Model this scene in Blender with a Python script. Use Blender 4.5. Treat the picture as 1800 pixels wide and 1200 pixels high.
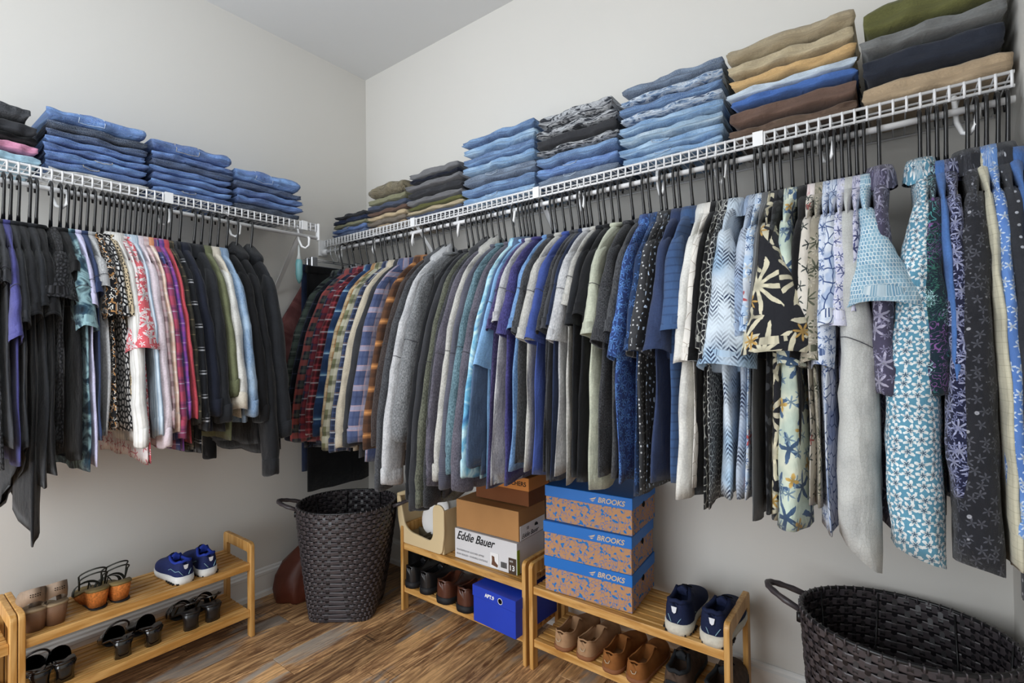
import bpy, math, random
from mathutils import Vector, Matrix, noise as MN
R_=random.Random(7)
PI=math.pi
for o in list(bpy.data.objects): bpy.data.objects.remove(o)
SC=bpy.context.scene; COL=SC.collection

# ---------------- camera ----------------
FPX=879.3993; YAW=math.radians(37.2686); PIT=math.radians(.8692); ROL=math.radians(-.7112)
CAM=Vector((2.6079,-1.9391,1.25))
_F=Vector((-math.sin(YAW),math.cos(YAW),0)); _R=Vector((math.cos(YAW),math.sin(YAW),0)); _U=Vector((0,0,1))
F2=_F*math.cos(PIT)+_U*math.sin(PIT); U2=_U*math.cos(PIT)-_F*math.sin(PIT)
R3=_R*math.cos(ROL)+U2*math.sin(ROL); U3=U2*math.cos(ROL)-_R*math.sin(ROL)
cd=bpy.data.cameras.new('camera'); cam=bpy.data.objects.new('camera',cd); COL.objects.link(cam)
m=Matrix.Identity(4)
for i in range(3):
    m[i][0]=R3[i]; m[i][1]=U3[i]; m[i][2]=-F2[i]; m[i][3]=CAM[i]
cam.matrix_world=m; cd.sensor_width=36; cd.lens=FPX/1800*36; cd.clip_start=.02
SC.camera=cam
def on(u,v,ax,val):
    """point of a real plane (axis = value) that the calibrated camera sees at a pixel"""
    d=F2+R3*(u-900)/FPX+U3*(600-v)/FPX
    return CAM+d*((val-CAM[ax])/d[ax])

# ---------------- world, lights, exposure ----------------
W=bpy.data.worlds.new('world'); SC.world=W; W.use_nodes=True
W.node_tree.nodes['Background'].inputs[0].default_value=(.9,.95,1,1)
W.node_tree.nodes['Background'].inputs[1].default_value=.3
def area(name,loc,rot,sx,sy,power,col=(1,1,1)):
    l=bpy.data.lights.new(name,'AREA'); l.shape='RECTANGLE'; l.size=sx; l.size_y=sy; l.energy=power; l.color=col
    o=bpy.data.objects.new(name,l); COL.objects.link(o); o.location=loc; o.rotation_euler=rot; return o
lp=bpy.data.lights.new('ceiling_lamp','POINT'); lp.energy=15; lp.shadow_soft_size=.16; lp.color=(.83,.915,1)
lo=bpy.data.objects.new('ceiling_lamp',lp); COL.objects.link(lo); lo.location=(1.45,-1.75,2.66)
dl=area('front_fill',(1.0,-3.2,1.35),(math.radians(90),0,0),1.9,2.2,50,(.885,.94,1))  # unseen fill light added behind the camera; no doorway built there
SC.view_settings.view_transform='Standard'; SC.view_settings.look='None'
SC.view_settings.gamma=1; SC.view_settings.use_curve_mapping=False
SC.view_settings.exposure=0.45

# ---------------- helpers ----------------
def lin(c):
    if isinstance(c,str):
        c=c.lstrip('#'); c=[int(c[i:i+2],16)/255 for i in (0,2,4)]
    return tuple((x/12.92 if x<=.04045 else ((x+.055)/1.055)**2.4) for x in c)+(1,)
class N:
    def __init__(s,name,rough=.85,spec=.25,metal=0,sheen=0,coord='UV',coat=0):
        s.m=bpy.data.materials.new(name); s.m.use_nodes=True; s.t=s.m.node_tree; s.b=s.t.nodes['Principled BSDF']
        s.b.inputs['Roughness'].default_value=rough; s.b.inputs['Specular IOR Level'].default_value=spec
        s.b.inputs['Metallic'].default_value=metal
        if sheen: s.b.inputs['Sheen Weight'].default_value=sheen
        if coat: s.b.inputs['Coat Weight'].default_value=coat
        s.tc=s.t.nodes.new('ShaderNodeTexCoord'); s.uv=s.tc.outputs[coord]
    def put(s,sock,v):
        if isinstance(v,bpy.types.NodeSocket): s.t.links.new(v,sock)
        elif isinstance(v,str): sock.default_value=lin(v)
        else: sock.default_value=v
    def new(s,ty,ins={},**at):
        n=s.t.nodes.new(ty)
        for k,v in at.items(): setattr(n,k,v)
        for k,v in ins.items(): s.put(n.inputs[k],v)
        return n
    def math(s,op,a,b=0,c=0,clamp=False):
        return s.new('ShaderNodeMath',{0:a,1:b,2:c},operation=op,use_clamp=clamp).outputs[0]
    def mix(s,f,a,b):
        n=s.t.nodes.new('ShaderNodeMix'); n.data_type='RGBA'
        s.put(n.inputs[0],f); s.put(n.inputs[6],a); s.put(n.inputs[7],b); return n.outputs[2]
    def mulc(s,f,a,b):
        n=s.t.nodes.new('ShaderNodeMix'); n.data_type='RGBA'; n.blend_type='MULTIPLY'
        s.put(n.inputs[0],f); s.put(n.inputs[6],a); s.put(n.inputs[7],b); return n.outputs[2]
    def vec(s,sc=(1,1,1),loc=(0,0,0),rot=(0,0,0),v=None):
        n=s.new('ShaderNodeMapping'); n.inputs['Scale'].default_value=sc; n.inputs['Location'].default_value=loc
        n.inputs['Rotation'].default_value=rot; s.t.links.new(v or s.uv,n.inputs['Vector']); return n.outputs[0]
    def noise(s,scale,detail=3,v=None,dist=0,rough=.5):
        return s.new('ShaderNodeTexNoise',{'Vector':v or s.uv,'Scale':scale,'Detail':detail,'Distortion':dist,'Roughness':rough}).outputs[0]
    def step(s,x,a,b):
        n=s.new('ShaderNodeMapRange',{'Value':x,'From Min':a,'From Max':b}); n.interpolation_type='SMOOTHSTEP'; return n.outputs[0]
    def sep(s,v=None):
        n=s.new('ShaderNodeSeparateXYZ',{0:v or s.uv}); return n.outputs
    def bump(s,h,st=.3,dist=.002):
        n=s.new('ShaderNodeBump',{'Height':h,'Strength':st,'Distance':dist}); s.t.links.new(n.outputs[0],s.b.inputs['Normal'])
    def col(s,c): s.put(s.b.inputs['Base Color'],c)
MATS={}
def mat(name):
    if name not in MATS: raise KeyError(name)
    return MATS[name]
def darker(c,k):
    c=c.lstrip('#'); return '#%02x%02x%02x'%tuple(max(0,min(255,int(int(c[i:i+2],16)*k))) for i in (0,2,4))
def cloth(name,fn,rough=.9,bs=500,bst=.25):
    n=N(name,rough,.15,sheen=.15); c=fn(n)
    w=n.noise(14,3); c2=n.mulc(n.step(w,.35,.75),c,'#e2e2e4'); c2=n.new('ShaderNodeHueSaturation',{'Color':c2,'Saturation':.88,'Value':.95}).outputs[0]; n.col(c2)
    n.bump(n.math('ADD',n.math('MULTIPLY',n.noise(bs,2),.5),n.math('ADD',n.math('MULTIPLY',n.noise(22,4,n.vec((1.6,.55,1)),.6),5),n.math('MULTIPLY',n.noise(60,3),1.2))),bst*1.6,.003)
    MATS[name]=n.m; return n.m
def plain(name,c,**k):
    return cloth(name,lambda n:n.mix(n.noise(180,3),darker(c,.86),darker(c,1.12)),**k)
def heather(name,c1,c2,sc=260,**k):
    return cloth(name,lambda n:n.mix(n.step(n.noise(sc,4,n.vec((1,.45,1))),.38,.62),c1,c2),**k)
def stripe(name,c1,c2,freq,w=.5,axis=0,soft=.08,**k):
    def f(n):
        x=n.sep()[axis]; fr=n.math('FRACT',n.math('MULTIPLY',x,freq))
        d=n.math('ABSOLUTE',n.math('SUBTRACT',fr,.5))
        return n.mix(n.step(d,w/2-soft,w/2+soft),c2,c1)
    return cloth(name,f,**k)
def plaid(name,bg,bands,size=.06,soft=.032,**k):
    # bands: (position 0..1, half width, colour, strength)
    def f(n):
        c=bg; s=n.sep()
        for ax in (0,1):
            fr=n.math('FRACT',n.math('ADD',n.math('MULTIPLY',s[ax],1/size),10))
            for (p,w,cc,st) in bands:
                d=n.math('ABSOLUTE',n.math('SUBTRACT',fr,p))
                mk=n.math('SUBTRACT',1,n.step(d,max(0,w-soft),w+soft))
                c=n.mix(n.math('MULTIPLY',mk,st*.68),c,cc)
        return c
    return cloth(name,f,**k)
def floral(name,bg,layers,base2=None,rn=.75,m=1.5,**k):
    # layers: (cells per metre, petals, size 0..1, colour, spikiness, offset)
    def f(n):
        c=bg
        if base2: c=n.mix(n.step(n.noise(base2[1],3),.42,.58),bg,base2[0])
        for (sc,pet,size,cc,spike,off) in layers:
            sc=sc*m
            wob=n.noise(sc*2.5,2)
            v=n.vec((sc,sc,sc),(off,off*1.7,0))
            vo=n.new('ShaderNodeTexVoronoi',{'Vector':v,'Scale':1.0,'Randomness':rn},feature='F1',voronoi_dimensions='2D')
            d=n.new('ShaderNodeVectorMath',{0:v,1:vo.outputs['Position']},operation='SUBTRACT')
            sp=n.sep(d.outputs[0]); rnd=n.sep(vo.outputs['Color'])
            an=n.math('ARCTAN2',sp[1],sp[0])
            an=n.math('ADD',n.math('MULTIPLY',an,pet),n.math('ADD',n.math('MULTIPLY',rnd[0],20),n.math('MULTIPLY',wob,3)))
            pe=n.math('POWER',n.math('ADD',n.math('MULTIPLY',n.math('COSINE',an),.5),.5),spike)
            thr=n.math('MULTIPLY',n.math('ADD',.22,n.math('MULTIPLY',pe,.78)),size)
            thr=n.math('MULTIPLY',thr,n.math('ADD',.78,n.math('MULTIPLY',n.noise(sc*9,2),.44)))
            r=vo.outputs['Distance']
            mk=n.step(n.math('SUBTRACT',thr,r),-.02,.02)
            inner=n.step(r,0,size*.9)
            c=n.mix(mk,c,n.mix(inner,darker(cc,.78),cc))
        return c
    return cloth(name,f,**k)
def lines(name,bg,lc,sc,w=.05,dist=.3,extra=None,**k):
    def f(n):
        nz=n.new('ShaderNodeTexNoise',{'Vector':n.uv,'Scale':sc*.6,'Detail':2})
        v=n.new('ShaderNodeVectorMath',{0:n.vec((sc*1.5,sc*1.05,sc)),1:nz.outputs['Color']},operation='ADD').outputs[0]
        vo=n.new('ShaderNodeTexVoronoi',{'Vector':v,'Scale':1.0},feature='DISTANCE_TO_EDGE',voronoi_dimensions='2D')
        c=bg
        if extra: c=n.mix(n.step(n.noise(sc*.45,2),.5,.56),bg,extra)
        return n.mix(n.step(vo.outputs['Distance'],w*.5,w),lc,c)
    return cloth(name,f,**k)
def spots(name,bg,cc,sc,thr,k2=None,**k):
    def f(n):
        vo=n.new('ShaderNodeTexVoronoi',{'Vector':n.vec((sc*1.4,sc*1.05,sc)),'Scale':1.0,'Randomness':.85},feature='DISTANCE_TO_EDGE',voronoi_dimensions='2D')
        mk=n.step(vo.outputs['Distance'],thr,thr+.05); c=n.mix(mk,bg,cc)
        if k2: c=n.mix(n.step(n.noise(k2[1],1),.5,.54),c,n.mix(mk,bg,k2[0]))
        return c
    return cloth(name,f,**k)
def dots(name,bg,cc,freq,r=.12,jit=.7,**k):
    def f(n):
        vo=n.new('ShaderNodeTexVoronoi',{'Vector':n.vec((freq,freq,1)),'Scale':1.0,'Randomness':jit},feature='F1',voronoi_dimensions='2D')
        return n.mix(n.step(vo.outputs['Distance'],r,r+.05),cc,n.mix(n.noise(200),darker(bg,.88),darker(bg,1.1)))
    return cloth(name,f,**k)
def dye(name,cols,sc=9,dist=1.5,**k):
    def f(n):
        r=n.new('ShaderNodeValToRGB',{0:n.noise(sc,4,None,dist)}); e=r.color_ramp.elements
        for i,c in enumerate(cols):
            p=.3+.4*i/(len(cols)-1)
            if i<2: e[i].position=p; e[i].color=lin(c)
            else: x=e.new(p); x.color=lin(c)
        return r.outputs[0]
    return cloth(name,f,**k)
def swirl(name,bg,cols,sc=18,**k):
    def f(n):
        c=bg
        for i,cc in enumerate(cols):
            v=n.vec((1,1,1),(i*3.1,i*1.7,0))
            x=n.noise(sc*(1+.3*i),2,v,2.5)
            fr=n.math('ABSOLUTE',n.math('SUBTRACT',n.math('FRACT',n.math('MULTIPLY',x,5)),.5))
            mk=n.math('MULTIPLY',n.math('SUBTRACT',1,n.step(fr,.06,.14)),n.step(n.noise(sc*.5,1,v),.42+.03*i,.52))
            c=n.mix(mk,c,cc)
        return c
    return cloth(name,f,**k)
def chevron(name,bg,cc,freq=60,cell=22,fade=None,**k):
    def f(n):
        s=n.sep(); a=n.math('ADD',s[0],s[1]); b=n.math('SUBTRACT',s[0],s[1])
        sel=n.math('LESS_THAN',n.math('FRACT',n.math('MULTIPLY',s[0],cell)),.5)
        d=n.math('ADD',n.math('MULTIPLY',a,sel),n.math('MULTIPLY',b,n.math('SUBTRACT',1,sel)))
        fr=n.math('ABSOLUTE',n.math('SUBTRACT',n.math('FRACT',n.math('MULTIPLY',n.math('ADD',d,10),freq)),.5))
        mk=n.math('SUBTRACT',1,n.step(fr,.2,.3))
        band=n.math('ADD',n.math('MULTIPLY',n.math('SINE',n.math('MULTIPLY',s[1],48)),.45),.65)
        mk=n.math('MULTIPLY',mk,n.math('MULTIPLY',band,n.step(n.noise(26,2),.3,.6)),clamp=True)
        c=n.mix(n.step(n.noise(5,2),.4,.6),bg,fade or bg)
        return n.mix(mk,c,cc)
    return cloth(name,f,**k)
def bricks(name,c1,c2,mo,sc=60,**k):
    def f(n):
        b=n.new('ShaderNodeTexBrick',{'Vector':n.uv,'Color1':c1,'Color2':c2,'Mortar':mo,'Scale':sc,'Mortar Size':.05,'Brick Width':.35,'Row Height':.5})
        return n.mix(n.step(n.noise(40,2),.45,.6),b.outputs[0],n.mix(.5,b.outputs[0],c2))
    return cloth(name,f,**k)
def denim(name,c,fade=None,k=1):
    def f(n):
        a=n.mix(n.step(n.noise(9,4),.38,.7),c,fade or darker(c,1.35))
        return n.mix(n.step(n.noise(420,2,n.vec((1,.3,1))),.35,.7),a,n.mix(.28,a,'#d8e4f0'))
    return cloth(name,f,bs=420,bst=.4)
def solid(name,c,rough=.5,spec=.5,metal=0,coord='Object',noise=None,bump=None,coat=0):
    n=N(name,rough,spec,metal,coord=coord,coat=coat)
    if noise: n.col(n.mix(n.noise(noise[0],4),darker(c,1-noise[1]),darker(c,1+noise[1])))
    else: n.col(c)
    if bump: n.bump(n.noise(bump[0],4),bump[1],.002)
    MATS[name]=n.m; return n.m

def link(name,me,parent=None,m=None,smooth=True):
    o=bpy.data.objects.new(name,me); COL.objects.link(o)
    if parent: o.parent=parent
    if m is not None and not me.materials: me.materials.append(mat(m) if isinstance(m,str) else m)
    return o
def mesh(name,V,Fc,uv=None,smooth=True):
    me=bpy.data.meshes.new(name); me.from_pydata([tuple(v) for v in V],[],Fc)
    if uv is not None:
        l=me.uv_layers.new(name='UVMap'); li=[0]*len(me.loops); me.loops.foreach_get('vertex_index',li)
        fl=[]; 
        for i in li: fl+=[uv[i][0],uv[i][1]]
        l.data.foreach_set('uv',fl)
    if smooth: me.polygons.foreach_set('use_smooth',[True]*len(me.polygons))
    me.update(); return me
def thing(name,label,cat,loc=(0,0,0),rz=0,group=None):
    o=bpy.data.objects.new(name,None); COL.objects.link(o); o.empty_display_size=.05
    o.location=loc; o.rotation_euler=(0,0,rz); o['label']=label; o['category']=cat
    if group: o['group']=group
    return o
def tag(o,label,cat,group=None):
    o['label']=label; o['category']=cat
    if group: o['group']=group
    return o
class MB:
    def __init__(s): s.V=[];s.F=[];s.U=[]
    def add(s,V,F,U=None):
        b=len(s.V); s.V+=[tuple(v) for v in V]; s.F+=[tuple(i+b for i in f) for f in F]
        s.U+=U if U else [(v[0]+v[1]*.7,v[2]+v[1]*.3) for v in V]; return s
    def box(s,x0,x1,y0,y1,z0,z1,bv=0):
        if bv:
            # chamfered box
            V=[];b=bv
            for z,k in ((z0,b),(z0+b,0),(z1-b,0),(z1,b)):
                V+=[(x0+b+k,y0+k,z),(x1-b-k,y0+k,z),(x1-k,y0+b+k,z),(x1-k,y1-b-k,z),(x1-b-k,y1-k,z),(x0+b+k,y1-k,z),(x0+k,y1-b-k,z),(x0+k,y0+b+k,z)]
            F=[tuple(reversed(range(8))),tuple(range(24,32))]
            for r in range(3):
                for i in range(8): F.append((r*8+i,r*8+(i+1)%8,r*8+8+(i+1)%8,r*8+8+i))
            return s.add(V,F)
        V=[(x,y,z) for z in (z0,z1) for (x,y) in ((x0,y0),(x1,y0),(x1,y1),(x0,y1))]
        return s.add(V,[(3,2,1,0),(4,5,6,7),(0,1,5,4),(1,2,6,5),(2,3,7,6),(3,0,4,7)])
    def tube(s,P,r,n=6,closed=False,sq=1):
        P=[Vector(p) for p in P]; V=[];m_=len(P)
        rr=r if isinstance(r,(list,tuple)) else [r]*m_
        up=None
        for i,p in enumerate(P):
            a=P[(i-1)%m_] if (closed or i) else p; b=P[(i+1)%m_] if (closed or i<m_-1) else p
            t=(b-a).normalized()
            if up is None: up=Vector((0,0,1)) if abs(t.z)<.9 else Vector((0,1,0))
            x=t.cross(up); 
            if x.length<1e-4: x=t.orthogonal()
            x.normalize(); y=x.cross(t).normalized(); up=y
            for k in range(n):
                a_=2*PI*k/n; V.append(p+x*math.cos(a_)*rr[i]*sq+y*math.sin(a_)*rr[i])
        F=[]
        for i in range(m_ if closed else m_-1):
            for k in range(n): F.append((i*n+k,i*n+(k+1)%n,((i+1)%m_)*n+(k+1)%n,((i+1)%m_)*n+k))
        if not closed: F+= [tuple(reversed(range(n))),tuple(range((m_-1)*n,m_*n))]
        return s.add(V,F)
    def loft(s,rings,cap0=True,cap1=True,closed=True,U=None):
        n=len(rings[0]); V=[p for r in rings for p in r]; F=[]
        for i in range(len(rings)-1):
            for k in range(n if closed else n-1): F.append((i*n+k,i*n+(k+1)%n,(i+1)*n+(k+1)%n,(i+1)*n+k))
        if cap0: F.append(tuple(reversed(range(n))))
        if cap1: F.append(tuple(range((len(rings)-1)*n,len(rings)*n)))
        return s.add(V,F,U)
    def prism(s,poly,axis,a0,a1):
        n=len(poly)
        def P(p,a): 
            return (a,p[0],p[1]) if axis==0 else ((p[0],a,p[1]) if axis==1 else (p[0],p[1],a))
        V=[P(p,a0) for p in poly]+[P(p,a1) for p in poly]
        F=[tuple(range(n)),tuple(reversed(range(n,2*n)))]+[(i,n+i,n+(i+1)%n,(i+1)%n) for i in range(n)]
        return s.add(V,F)
    def me(s,name='part',smooth=False): 
        me=mesh(name,s.V,s.F,s.U,smooth); return me
    def obj(s,name,m,parent=None,smooth=False,loc=None,rot=None):
        o=link(name,s.me(name,smooth),parent,m)
        if smooth: pass
        if loc is not None: o.location=loc
        if rot is not None: o.rotation_euler=rot
        return o
def bev(o,w=.003,seg=2):
    md=o.modifiers.new('bevel','BEVEL'); md.width=w; md.segments=seg; md.limit_method='ANGLE'; md.angle_limit=.6; return o
def interp(T,x):
    if x<=T[0][0]: return T[0][1]
    for (a,va),(b,vb) in zip(T,T[1:]):
        if x<=b:
            t=(x-a)/(b-a); return va+(vb-va)*t
    return T[-1][1]
def text(s,size,loc,rot,m,parent,shear=0,ext=.0004,bold=0,align='LEFT',sx=1):
    c=bpy.data.curves.new('lettering','FONT'); c.body=s; c.size=size; c.extrude=ext; c.shear=shear; c.align_x=align; c.offset=bold
    t=bpy.data.objects.new('tmp',c); COL.objects.link(t)
    dg=bpy.context.evaluated_depsgraph_get(); me=bpy.data.meshes.new_from_object(t.evaluated_get(dg)); bpy.data.objects.remove(t)
    o=link('lettering',me,parent,None); me.materials.clear(); me.materials.append(mat(m)); o.location=loc; o.rotation_euler=rot; o.scale=(sx,1,1); return o

# ---------------- room ----------------
H=2.951; XE=2.86; YS=-3.3
def wallmat(name,c):
    n=N(name,.75,.2,coord='Object'); n.col(n.mix(n.noise(1.2,3),darker(c,.985),darker(c,1.01))); n.bump(n.noise(260,3),.12,.001); MATS[name]=n.m
wallmat('wall paint','#d6d3cd'); wallmat('ceiling paint','#dadad9')
solid('trim paint','#e6e5e2',.35,.5)
def struct(name,o,label=None):
    o['kind']='structure'
    if label: o['label']=label
    return o
def slab(name,x0,x1,y0,y1,z0,z1,m): return struct(name,MB().box(x0,x1,y0,y1,z0,z1).obj(name,m))
slab('wall_right',-.1,XE+.1,0,.1,0,H,'wall paint')['label']='long white painted wall behind the right clothes rail'
slab('wall_left',-.1,0,YS-.1,0,0,H,'wall paint')['label']='white painted wall behind the left clothes rail'
slab('wall_east',XE,XE+.1,YS-.1,0,0,H,'wall paint')['label']='narrow sliver of wall at the right edge'
slab('wall_south',-.1,XE+.1,YS-.1,YS,0,H,'wall paint')['label']='wall behind the viewer'
slab('ceiling',-.1,XE+.1,YS-.1,.1,H,H+.1,'ceiling paint')['label']='flat light grey ceiling'
def base(name,poly,axis,a0,a1,label):
    o=MB().prism(poly,axis,a0,a1).obj(name,'trim paint'); struct(name,o,label)
    return o
def bp(d): # profile (distance from wall, z)
    return [(0,0),(.024*d,0),(.024*d,.022),(.015*d,.03),(.014*d,.105),(.018*d,.108),(.018*d,.122),(.011*d,.128),(.010*d,.136),(.005*d,.141),(0,.141)]
base('baseboard_right',bp(-1),0,0,XE,'white moulded baseboard under the right wall')
base('baseboard_left',bp(1),1,YS,0,'white moulded baseboard under the left wall')
base('baseboard_east',[(XE-p[0],p[1]) for p in bp(1)],1,YS,0,'white baseboard at the right edge')
# floor of planks running towards the right wall
n=N('plank wood',.42,.45,coord='Object')
oi=n.new('ShaderNodeObjectInfo'); rnd=oi.outputs['Random']
off=n.new('ShaderNodeCombineXYZ',{0:n.math('MULTIPLY',rnd,37),1:n.math('MULTIPLY',rnd,91),2:n.math('MULTIPLY',rnd,13)})
vv=n.new('ShaderNodeVectorMath',{0:n.uv,1:off.outputs[0]},operation='ADD').outputs[0]
g1=n.noise(1,6,n.vec((30,4.5,1),v=vv),1.2,.68); g2=n.noise(1,6,n.vec((150,9,1),v=vv),.6,.7); g3=n.noise(1,3,n.vec((7,2.0,1),v=vv),.5)
wv=n.new('ShaderNodeTexWave',{'Vector':n.vec((1,.10,1),v=vv),'Scale':14,'Distortion':9,'Detail':3,'Detail Scale':1.6,'Detail Roughness':.6}); 
c=n.mix(n.step(g1,.38,.62),'#7a5538','#d9a974')
c=n.mix(n.math('MULTIPLY',n.step(wv.outputs[0],.55,.9),.5),c,'#5d3d24')
c=n.mix(n.math('MULTIPLY',n.step(g3,.5,.68),.5),c,'#eab77a')
c=n.mix(n.math('MULTIPLY',n.step(n.noise(1,4,n.vec((9,2.4,1),loc=(5,3,0),v=vv),.6),.53,.62),.75),c,'#98938b')
sw=n.noise(1,3,n.vec((10,120,1),v=vv),.6)
c=n.mix(n.math('MULTIPLY',n.math('MULTIPLY',n.step(sw,.52,.66),n.step(g3,.42,.3)),.7),c,'#3a2c20')
c=n.mix(n.math('MULTIPLY',n.step(g2,.54,.68),.65),c,'#3e2817')
vo=n.new('ShaderNodeTexVoronoi',{'Vector':n.vec((5,1.6,1),v=vv),'Scale':1.0}); c=n.mix(n.step(vo.outputs['Distance'],.03,.09),'#2a1a10',c)
hs=n.new('ShaderNodeHueSaturation',{'Color':c,'Value':n.math('ADD',.8,n.math('MULTIPLY',rnd,.45)),'Saturation':.98}); n.col(hs.outputs[0])
n.put(n.b.inputs['Roughness'],n.math('ADD',.34,n.math('MULTIPLY',g1,.25)))
n.bump(n.math('ADD',g2,n.math('MULTIPLY',wv.outputs[0],.4)),.35,.002); MATS['plank wood']=n.m
solid('subfloor dark','#1c130c',.9,.1)
fl=struct('floor',MB().box(-.1,XE+.1,YS-.1,.1,-.08,-.006).obj('floor','subfloor dark'),'wood plank floor in mixed brown and grey tones')
PW=.165; PL=1.22
pm=MB().box(0,PW-.0016,0,PL-.0018,-.006,0,.0012).me('plank'); 
x=.078-PW; k=0
while x<XE:
    y=-.30-PL+[.0,.43,.81,.24,.62][k%5]
    yy=y+2*PL
    while yy>YS-PL:
        if yy<-.0 or yy-PL<0:
            o=link('plank',pm,fl,'plank wood'); o.location=(x,yy,0)
            if yy>-PL-.0 : pass
        yy-=PL
    x+=PW; k+=1
# ---------------- wire shelves ----------------
solid('white wire','#e9e9ea',.3,.5); solid('white plastic','#ececec',.35,.5)
ZS=1.881; ZL=1.887; RW=.0035
def shelf(name,label,left):
    """along axis a; d = distance from the wall"""
    t=thing(name,label,'shelf')
    z=ZL if left else ZS; a0,a1=(-2.75,-.525) if left else (.025,2.845); rz=1.8206 if left else 1.8163
    def P(a,d,zz): return (d,a,zz) if left else (a,-d,zz)
    for nm,d,zz,r in (('front_wire',.31,z,.0042),('front_wire',.31,z-.033,.0042),('back_wire',.012,z,.003),('middle_wire',.16,z-.005,.003),('under_wire',.285,z-.034+.022,.003)):
        MB().tube([P(a0,d,zz),P(a1,d,zz)],r).obj(nm,'white wire',t,True)
    MB().tube([P(a0,.31,rz),P(a1,.31,rz)],.0085,10).obj('hanging_rod','white wire',t,True)
    m1=MB(); m2=MB(); a=a0+.01
    while a<a1:
        m1.tube([P(a,.3125,z+.003),P(a,.3125,z-.037)],.0033,5)
        m2.tube([P(a,.31,z+.002),P(a,.01,z+.002)],.0019,4)
        a+=.0275
    o=m1.obj('lip_bars','white wire',t,True); o['kind']='stuff'
    o=m2.obj('deck_wires','white wire',t,True); o['kind']='stuff'
    hk=[-.62,-.95,-1.22,-1.53,-1.85,-2.2] if left else [.16,.45,.75,1.05,1.36,1.68,1.98,2.17,2.45,2.74]
    for a in hk:
        b=MB().tube([P(a,.235,z-.002),P(a+.001,.285,z-.02),P(a+.002,.292,rz+.01),P(a+.004,.29,rz-.02),P(a+.014,.298,rz-.052),P(a+.026,.312,rz-.06),P(a+.036,.325,rz-.046),P(a+.04,.322,rz-.012),P(a+.04,.31,rz)],[.0045,.006,.006,.006,.0055,.005,.0055,.006,.006],7)
        b.obj('rod_hook','white plastic',t,True)
    for a in ([-.60,-1.18,-1.78] if left else [.78,1.50,2.30]):
        w=.011
        V=[P(a-w,.305,z-.012),P(a+w,.305,z-.012),P(a+w,.295,z-.02),P(a-w,.295,z-.02)]
        V2=[P(a-w,.004,z-.33),P(a+w,.004,z-.33),P(a+w,.001,z-.345),P(a-w,.001,z-.345)]
        MB().add(V+V2,[(0,1,2,3),(7,6,5,4),(0,4,5,1),(1,5,6,2),(2,6,7,3),(3,7,4,0)]).obj('support_brace','white plastic',t)
        lo=min(P(a,0,0)[1 if left else 0],9)
        if left: MB().box(.30,.318,a-.014,a+.014,z-.037,z+.006).obj('brace_clip','white plastic',t)
        else: MB().box(a-.014,a+.014,-.318,-.30,z-.037,z+.006).obj('brace_clip','white plastic',t)
    if left:
        MB().box(.296,.322,a1-.006,a1+.004,rz-.012,z+.006,.002).obj('end_cap','white plastic',t)
        MB().tube([P(a1,.31,z),P(a1,.01,z)],.0035).obj('end_wire','white wire',t,True)
    else:
        MB().box(.0005,.012,-.335,-.285,z-.085,z+.006,.002).obj('wall_bracket','white plastic',t)
        MB().tube([(.006,-.31,rz),(.05,-.31,rz)],.017,12).obj('rod_socket','white plastic',t,True)
        MB().tube([P(a0,.31,z),P(a0,.01,z)],.0035).obj('end_wire','white wire',t,True)
    return t
shelf('wire_shelf','white wire shelf with hanging rod along the left wall',True)
shelf('wire_shelf','long white wire shelf with hanging rod along the right wall',False)

# ---------------- cloth materials ----------------
def P_(n,c,**k): plain(n,c,**k)
for nm,c in dict(black='#1d1e21',black2='#25272b',jet='#131315',charcoal='#38393d',darkgrey='#4a4b50',navy='#22304f',navy2='#2b3c63',indigo='#3a3a7d',offwhite='#e6e3dc',
    white='#eeecea',cream='#d9d0bd',beige='#c9bda6',sage='#c3c7b0',royal='#27479a',slateblue='#4a6486',sky='#79b2e6',paleblue='#bcd3e6',lavender='#c9c6e8',palepink='#ecd6de',
    red='#c01f38',olive='#6e7350',maroon='#6a3a3a',blue='#2f6bb5',ink='#1a1f2e',steel='#35507a',coralred='#b8323f').items(): P_(nm,c)
heather('h light','#cfcfd0','#b4b5b8'); heather('h light2','#c2c2c2','#a5a5a5'); heather('h mid','#8e9092','#66686a'); heather('h dark','#54565a','#3b3c40')
heather('h char','#4b4c50','#26272a',420); heather('h olive','#6c6f5e','#4d4f44'); heather('h purplegrey','#6c6875','#55525e'); heather('h teal','#6f929e','#4c6c79')
heather('h purple','#5b5086','#3c3463'); heather('h indigo','#423d84','#302c66'); heather('h steel','#4f76a8','#37588a'); heather('h slate','#5a5b6c','#484955'); heather('h stone','#c9c7c0','#b2b0a8')
heather('h heather blue','#6a9bd0','#4d7db5'); heather('h brown','#4a3f3c','#342d2c')
stripe('s slate','#4f5060','#62636f',170,.5,1,.1); stripe('s white','#e9e6e0','#d2cec6',55,.3,0); stripe('s blue','#c9d8e4','#9db6cc',60,.4,0); stripe('s grey','#8d8f93','#a9abad',90,.5,1)
stripe('s navytex','#2f5587','#284876',42,.2,1,.04)
plaid('p greenblack','#20242a',[(.5,.18,'#5f6f64',.7),(.1,.05,'#8c968c',.6),(.86,.04,'#0e0f12',.7)],.085)
plaid('p navyblack','#1b1f2b',[(.5,.2,'#0f1118',.7),(.1,.02,'#4e5d7c',.7)],.07)
plaid('p redgrey','#3a3f4c',[(.35,.2,'#c8412f',.72),(.8,.1,'#6c7266',.6),(.62,.03,'#191c26',.8)],.07)
plaid('p rednavy','#1c2238',[(.4,.17,'#a31e2c',.65),(.75,.03,'#cdd3dc',.7),(.12,.06,'#353e63',.6)],.075)
plaid('p redwhite','#6e1624',[(.4,.16,'#14141c',.7),(.72,.05,'#dcdce0',.75),(.1,.05,'#c9283a',.6)],.06)
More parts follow.
